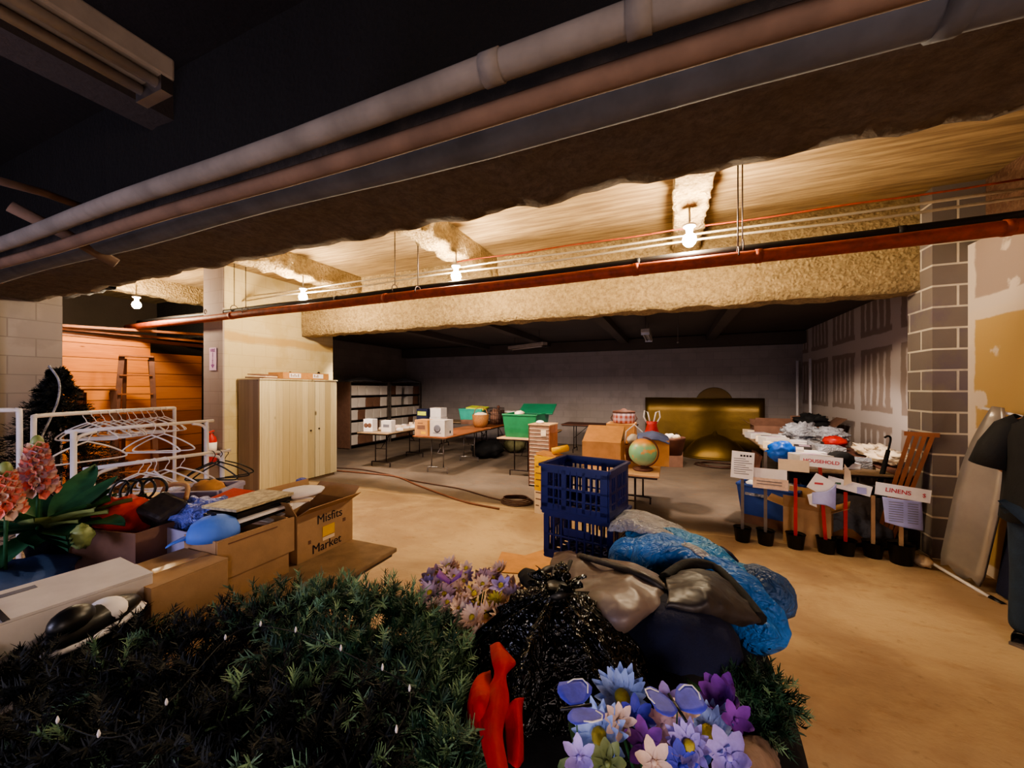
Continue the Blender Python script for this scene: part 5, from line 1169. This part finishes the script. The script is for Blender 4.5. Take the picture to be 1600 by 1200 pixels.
def petal_head(c, nrm, R_, n, m, rows=1, cup=.3, wd=.2, tip=1.0, eye=.25, eyem='fl_y', parent=None, r=None, name='flower_head'):
    nrm = Vector(nrm).normalized(); a = nrm.orthogonal().normalized(); b = nrm.cross(a); mb = MB(); c = Vector(c)
    for w in range(rows):
        for k in range(n):
            th = 6.28318*(k+.5*w)/n+r.uniform(-.1,.1); L = R_*(1-.22*w)*r.uniform(.88,1.08); d = a*math.cos(th)+b*math.sin(th); s = nrm.cross(d)
            G = []
            for i in range(5):
                q = i/4; ww = R_*wd*(math.sin(math.pi*(.12+.82*q))**.7)*(tip if i == 4 else 1); h = L*(cup+.25*w)*(q*q)*1.0; p = c+d*L*(.1+.9*q)+nrm*(h+.004*w)
                G.append([p-s*ww+nrm*ww*.35, p, p+s*ww+nrm*ww*.35])
            mb.grid(G)
    o = mb.build(name, M[m], parent)
    if eye: MB().ball(c+nrm*R_*.08, R_*eye, 12, 8, .15, 9).build('flower_eye', M[eyem], o)
    return o
def flowers():
    r = random.Random(21); Q = PZ
    t = thing('flower_bunch', 'bunch of blue, lavender and purple artificial flowers at the bottom of the picture', 'artificial flowers')
    base = Q(1010,1240,.80)
    spec = [(972,1092,46,'fl_blue',14,2,.35,.16),(938,1152,48,'fl_blue',14,2,.3,.16),(1108,1150,50,'fl_blue',15,2,.3,.15),(1008,1165,34,'fl_pur',6,1,.35,.3),(1035,1135,30,'fl_ma',7,2,.5,.25),(995,1120,26,'fl_ind',6,1,.4,.3),(1078,1168,38,'fl_lav',12,2,.3,.18),
            (1128,1092,32,'fl_pur',5,2,.9,.36),(1150,1125,24,'fl_pur',5,1,.7,.35),(1043,1100,30,'fl_lav',6,1,.5,.3),(968,1128,26,'fl_pk',8,1,.4,.25),(1022,1192,30,'fl_pk',6,1,.4,.3),(905,1185,26,'fl_lav',6,1,.5,.3),(950,1195,34,'leaf_y',7,1,.4,.3),(1140,1185,36,'fl_lav',6,1,.6,.34),(1070,1110,24,'fl_pk',6,1,.6,.3),(1065,1200,34,'fl_ind',7,1,.3,.3)]
    for px, py, rp, m, n, rows, cup, wd in spec:
        z = r.uniform(.97,1.03); c = Q(px,py,z); tt = c.y*CA-c.x*SA; R_ = rp*tt/F
        petal_head(c, (r.uniform(-.3,.3)-.05, -.55+r.uniform(-.25,.25), .8), R_, n, m, rows, cup, wd, .4 if n > 10 else .5, .26 if n > 9 else .14, 'fl_y' if n > 9 else m, t, r)
        MB().tube(bez([c, (c+base)/2+Vector((0,0,-.02)), base],4), .003, 5).build('stem', M['leaf'], t)
    for k in range(12):
        c = Q(r.uniform(890,1150), r.uniform(1120,1210), .93); d = Vector((r.uniform(-1,1), r.uniform(-1,1), .3)).normalized(); s = d.cross(Vector((0,0,1))).normalized(); G = [[c+d*.09*q-s*.02*math.sin(3.14*q+.05), c+d*.09*q+Vector((0,0,-.004)), c+d*.09*q+s*.02*math.sin(3.14*q+.05)] for q in (0,.25,.5,.75,1)]
        MB().grid(G).build('leaf', M['leaf'], t)
    for px, py, lab, rz in ((1058,1112,'indigo printed butterfly pick standing among the blue flowers',.5),(900,1112,'indigo and white butterfly pick at the left of the blue flowers',-1.0)):
        c = Q(px,py,1.06); b = thing('butterfly_pick', lab, 'butterfly ornament', c, rz)
        for s in (-1,1):
            MB().grid([[Vector((s*x, yy*(.18+math.sin(x*52)*.9)*(1.25 if yy > 0 else .8), .008+x*.25)) for yy in (-.03,-.015,-.004,.004,.018,.032)] for x in (0,.01,.02,.03,.04,.048)]).build('wing', M['fl_ind'], b, solid=.001)
            MB().tube([(s*.02,.03,.014),(s*.035,.036,.018),(s*.047,.03,.021),(s*.049,.012,.021),(s*.044,-.002,.02)], .0014, 5).build('wing_edge', M['paper'], b)
        MB().tube([(0,-.03,.008),(0,.03,.008)], .003, 6).build('body', M['blackp'], b); MB().tube([(0,0,0),(0,.01,-.16)], .0015, 5).build('pick', M['leaf'], b)
    t = thing('flower_bunch', 'bunch of small peach, mauve and yellow artificial flowers above the garland', 'artificial flowers')
    cols = ['fl_pk','fl_ma','fl_pk','fl_lav','fl_pk','fl_pk','fl_ma','fl_pk','fl_ma','fl_pk','fl_y']
    base = Q(745,985,.78)
    for i in range(70):
        a = r.uniform(0,6.283); q = math.sqrt(r.random()); px = 742+80*q*math.cos(a); py = 928+46*q*math.sin(a)+(px-742)*.1; z = .97-.0*q+r.uniform(-.03,.03)
        if i < 6: px, py = ((735,985),(752,1000),(705,960),(680,925),(775,965),(800,930))[i]
        c = Q(px,py,z); m = cols[i%11] if i > 2 else 'fl_pk'; R_ = r.uniform(.026,.042)*(1.35 if i < 6 else 1)
        petal_head(c, (r.uniform(-.4,.4), -.5+r.uniform(-.4,.4), .75), R_, 11 if i%3 else 6, m, 2 if i%3 else 1, .4, .17 if i%3 else .3, .5, .24, 'fl_y', t, r)
        if i % 2 == 0: MB().tube([c, c.lerp(base,.6)], .0025, 5).build('stem', M['leaf'], t)
    t = thing('butterfly_pick', 'dark purple butterfly ornament on top of the peach flower bunch', 'butterfly ornament', Q(703,915,1.0), .4)
    for s in (-1,1): MB().grid([[Vector((s*x, y*(.4+x*12), .01+x*.8)) for y in (-.03,0,.03)] for x in (0,.015,.03,.04)]).build('wing', M['fl_pur'], t, solid=.001)
flowers()

def garlands():
    Q = PZ
    # dark cloth heap the garlands lie on
    G = sheet([[(-1.4,-.4,.76),(-1.1,-.4,.8),(-.8,-.4,.8),(-.6,-.4,.76)],[(-1.4,.1,.8),(-1.1,.1,.86),(-.85,.1,.84),(-.6,.1,.76)],[(-1.4,.6,.8),(-1.1,.6,.86),(-.85,.6,.84),(-.6,.6,.78)],[(-1.38,.98,.75),(-1.1,1.0,.8),(-.85,1.05,.8),(-.62,1.05,.76)]], 9, 9, .02, 6, 3)
    tag(MB().grid(G).build('black_cover', M['blackfab'], solid=.006), 'black cloth cover beneath the pine garlands', 'cloth')
    gs = [('dark pine garland along the top edge of the heap, nearest the brown table', [(380,965,.93),(450,950,.95),(530,945,.96),(610,955,.95),(665,985,.93)], 'needle', .5, 190, .12),
          ('pine garland curving down the right side of the heap beside the red ribbon', [(640,965,.93),(690,1005,.93),(715,1070,.92),(705,1140,.93),(690,1210,.93)], 'needle', .5, 190, .10),
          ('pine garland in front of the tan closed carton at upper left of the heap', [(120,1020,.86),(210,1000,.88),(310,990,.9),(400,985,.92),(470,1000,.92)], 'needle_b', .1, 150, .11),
          ('garland across the middle of the heap with pale green tips', [(420,1030,.94),(500,1015,.96),(580,1025,.96),(640,1060,.95),(670,1130,.93)], 'needle', .3, 200, .12),
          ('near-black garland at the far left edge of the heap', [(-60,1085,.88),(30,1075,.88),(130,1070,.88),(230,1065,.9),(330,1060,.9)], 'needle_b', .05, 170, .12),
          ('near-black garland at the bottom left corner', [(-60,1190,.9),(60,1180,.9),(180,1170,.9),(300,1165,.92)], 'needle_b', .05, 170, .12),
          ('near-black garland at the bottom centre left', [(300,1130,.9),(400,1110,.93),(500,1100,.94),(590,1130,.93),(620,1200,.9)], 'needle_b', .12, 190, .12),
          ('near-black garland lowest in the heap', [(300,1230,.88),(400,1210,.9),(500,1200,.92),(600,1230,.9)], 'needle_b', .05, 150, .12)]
    for i, (lab, pts, m, tp, n, rad) in enumerate(gs):
        garland(lab, [Q(*p) for p in pts], rad, n, m, 30+i, .034, .0042, 'needle_l', tp, nn=40)
    garland('short dark green garland spilling over the right edge of the near table', [Q(1130,1085,.88), Q(1175,1068,.9), Q(1212,1085,.88), Q(1200,1125,.85), Q(1160,1135,.84)], .07, 170, 'needle', 50, .026, .004, 'needle_l', .12, nn=30)
    r = random.Random(9); t = thing('fairy_lights', 'string of tiny clear fairy lights threaded through the pine heap', 'string lights')
    P = bez([Q(90,1130,.98), Q(215,1140,.99), Q(365,990,1.0), Q(450,985,1.03), Q(560,1030,1.04), Q(640,1080,1.02), Q(600,1180,1.0)], 8)
    MB().tube(P, .0012, 5).build('wire', M['needle_b'], t)
    for p in P[::5]: MB().lathe([(.002,0),(.003,.006),(.001,.014)], p, 6).build('tiny_lamp', M['paper'], t)
garlands()

# ================================================================ person at the right edge
def skin(name, V, E, rad, m, parent, root=0, sub=2):
    me = bpy.data.meshes.new(name); me.from_pydata(V, E, []); o = bpy.data.objects.new(name, me); COL.objects.link(o); o.parent = parent
    k = o.modifiers.new('skin', 'SKIN'); k.use_smooth_shade = True
    for i, r in enumerate(rad): me.skin_vertices[0].data[i].radius = r if isinstance(r, tuple) else (r, r)
    me.skin_vertices[0].data[root].use_root = True
    s = o.modifiers.new('sub', 'SUBSURF'); s.levels = sub; s.render_levels = sub
    me.materials.append(m); return o
def person():
    t = thing('person', 'person in a loose black T-shirt and dark jeans standing at the right edge', 'person', (2.19, 3.46, 0), R(135))
    V = [(0,0,.96),(0,-.01,1.1),(0,-.02,1.28),(0,-.01,1.42),(0,-.02,1.5),(0,-.035,1.56),(0,-.045,1.66),(0,-.04,1.74)]
    E = [(i,i+1) for i in range(7)]; rad = [(.15,.11),(.145,.1),(.165,.11),(.10,.075),(.052,.055),(.062,.07),(.075,.092),(.06,.075)]
    def add(pts, rs, root):
        p = root
        for v, r in zip(pts, rs): V.append(v); rad.append(r); E.append((p, len(V)-1)); p = len(V)-1
        return p
    for s in (-1,1):
        w = add([(s*.17,-.01,1.41),(s*.25,.0,1.16),(s*.16,-.2,1.02),(s*.10,-.24,1.02)], [.06,.045,.032,(.026,.034)], 3)
        for k, (dx, L) in enumerate(((-.03,.065),(-.012,.075),(.008,.072),(.026,.058))):
            add([(s*.07,-.27,1.02+dx),(s*(.06-L*.4),-.275,1.01+dx),(s*(.05-L*.6),-.26,1.0+dx)], [.0095,.0085,.007], w)
        add([(s*.09,-.26,1.06),(s*.07,-.275,1.085)], [.010,.009], w)
        add([(s*.10,0,.88),(s*.11,-.02,.5),(s*.115,.01,.1),(s*.12,-.06,.045),(s*.125,-.14,.03)], [.09,.06,.04,.04,.03], 0)
    skin('body', V, E, rad, M['skin'], t)
    # loose shirt: torso grid with sleeves
    G = []
    for z, a, b in ((.80,.235,.18),(.9,.225,.17),(1.05,.215,.155),(1.2,.215,.15),(1.33,.225,.145),(1.42,.215,.12),(1.47,.13,.09),(1.495,.075,.07)):
        G.append([(a*math.cos(k*.2244)*(1+.04*math.sin(k*1.9+z*6)), b*math.sin(k*.2244)*(1+.05*math.sin(k*2.3+z*8))-.015, z+.008*math.sin(k*1.4)*(z < .85)) for k in range(28)])
    sh = MB().grid(G, close=True).build('t_shirt', M['blackfab'], t, solid=.004)
    for s in (-1,1):
        MB().tube([(s*.13,-.01,1.43),(s*.19,-.01,1.38),(s*.245,.0,1.26),(s*.275,.0,1.13)], [.07,.082,.088,.098], 18, caps=False).build('sleeve', M['blackfab'], sh, solid=.004)
    MB().box((.02,-.163,1.27),(.12,.003,.08)).build('chest_print', M['card'], sh)
    jv = [(0,0,.93)]; je = []; jr = [(.165,.13)]
    for s in (-1,1):
        p = 0
        for v, r in (((s*.1,0,.84),.115),((s*.115,-.02,.5),.088),((s*.12,.01,.16),.08),((s*.12,.01,.07),.083)): jv.append(v); jr.append(r); je.append((p, len(jv)-1)); p = len(jv)-1
    skin('jeans', jv, je, jr, M['jeans'], t)
    for s in (-1,1):
        G = sheet([[(s*.12-.045,.07,.0),(s*.12-.05,-.04,0),(s*.125-.05,-.14,0),(s*.125-.02,-.215,0)],[(s*.12-.042,.075,.07),(s*.12-.045,-.03,.085),(s*.125-.04,-.14,.05),(s*.125-.02,-.21,.03)],[(s*.12,.085,.09),(s*.12,-.02,.11),(s*.125,-.14,.07),(s*.125,-.225,.035)],[(s*.12+.042,.075,.07),(s*.12+.045,-.03,.085),(s*.125+.04,-.14,.05),(s*.125+.02,-.21,.03)],[(s*.12+.045,.07,0),(s*.12+.05,-.04,0),(s*.125+.05,-.14,0),(s*.125+.02,-.215,0)]],5,4)
        sh_ = MB().grid(G).build('shoe', M['blackp'], t, solid=.004); MB().bb((s*.12-.052,-.22,0),(s*.12+.052,.09,.018)).build('sole', M['grey_m'], sh_)
    # head features
    MB().ball((0,-.035,1.70),(.083,.1,.095), 20, 14, .08, 6).build('hair', M['hair'], t)
    hd = MB().ball((0,-.06,1.655),(.07,.085,.1), 20, 14).build('face', M['skin'], t)
    MB().tube([(0,-.142,1.68),(0,-.163,1.645),(0,-.15,1.635)], [.009,.014,.012], 8).build('nose', M['skin'], hd)
    for s in (-1,1):
        MB().ball((s*.03,-.133,1.672),.012, 10, 8).build('eye', M['paper'], hd); MB().ball((s*.03,-.144,1.672),.005, 8, 6).build('pupil', M['ink'], hd)
        MB().ball((s*.075,-.05,1.655),(.012,.02,.032), 10, 8).build('ear', M['skin'], hd)
    MB().ball((0,-.14,1.605),(.024,.008,.006), 10, 6).build('mouth', M['fl_cor'], hd)
person()
tag(MB().tube(bez([PZ(1578,972,.01),PZ(1590,982,.012),PZ(1605,984,.01),PZ(1625,975,.01)],5), .008, 6).build('floor_cord', M['blackp']), 'short black cord on the floor at the right edge by the shoe', 'cord')

# ================================================================ light, sky, camera
w = bpy.data.worlds.new('World'); S.world = w; w.use_nodes = True
w.node_tree.nodes['Background'].inputs[0].default_value = (.30,.28,.42,1); w.node_tree.nodes['Background'].inputs[1].default_value = .10
def area(name, loc, rot, size, power, col):
    l = bpy.data.lights.new(name, 'AREA'); l.energy = power; l.color = col; l.shape = 'RECTANGLE'; l.size, l.size_y = size
    o = bpy.data.objects.new(name, l); COL.objects.link(o); o.location = loc; o.rotation_euler = rot; return o
area('cool_fill_light', (-3.0,-2.6,1.7), (R(80),0,R(12)), (1.6,1.2), AREA1, (.74,.72,1.0))  # cool fill added behind the camera at left, no fixture modelled
area('floor_bounce_fill', (-.6,-1.9,.5), (R(140),0,R(15)), (2.5,1.2), AREA1*.35, (1,.82,.74))  # added upward fill imitating floor bounce onto pipes and ceiling
area('right_fill_light', (2.0,-2.0,2.2), (R(70),0,R(-8)), (1,1), AREA1*.8, (1,.84,.78))  # unseen warm fill added behind the camera at right
area('back_room_fill', (-3,8.2,.9), (R(180),0,0), (6,4), BACKL*.06, (.8,.8,1))  # weak upward fill added in the back room, no lamp there
for i, x in enumerate((1.4, -.4, -2.2, -4.0, -5.8)):
    l = bpy.data.lights.new('back_fill_spot', 'SPOT'); l.energy = BACKL; l.color = (1,.84,.70); l.spot_size = R(96); l.spot_blend = .3; l.shadow_soft_size = .1  # spots added behind the beam; cone edges shape the rear wall shade
    o = bpy.data.objects.new('back_fill_spot', l); COL.objects.link(o); o.location = (x, 5.62, 2.62); o.rotation_euler = (R(90-53),0,R(8)*(i == 4))
cam = bpy.data.cameras.new('camera'); co = bpy.data.objects.new('camera', cam); COL.objects.link(co)
co.location = (0,0,H); co.rotation_euler = (R(90),0,YAW); cam.sensor_width = 36; cam.lens = 36*F/1600; cam.clip_start = .05
cam.shift_y = (HY-600)/1600
S.camera = co
S.view_settings.view_transform = 'AgX'; S.view_settings.look = 'AgX - Medium High Contrast'; S.view_settings.exposure = EXPO
S.cycles.use_denoising = True; S.cycles.max_bounces = 6; S.cycles.diffuse_bounces = 4; S.cycles.sample_clamp_indirect = 4
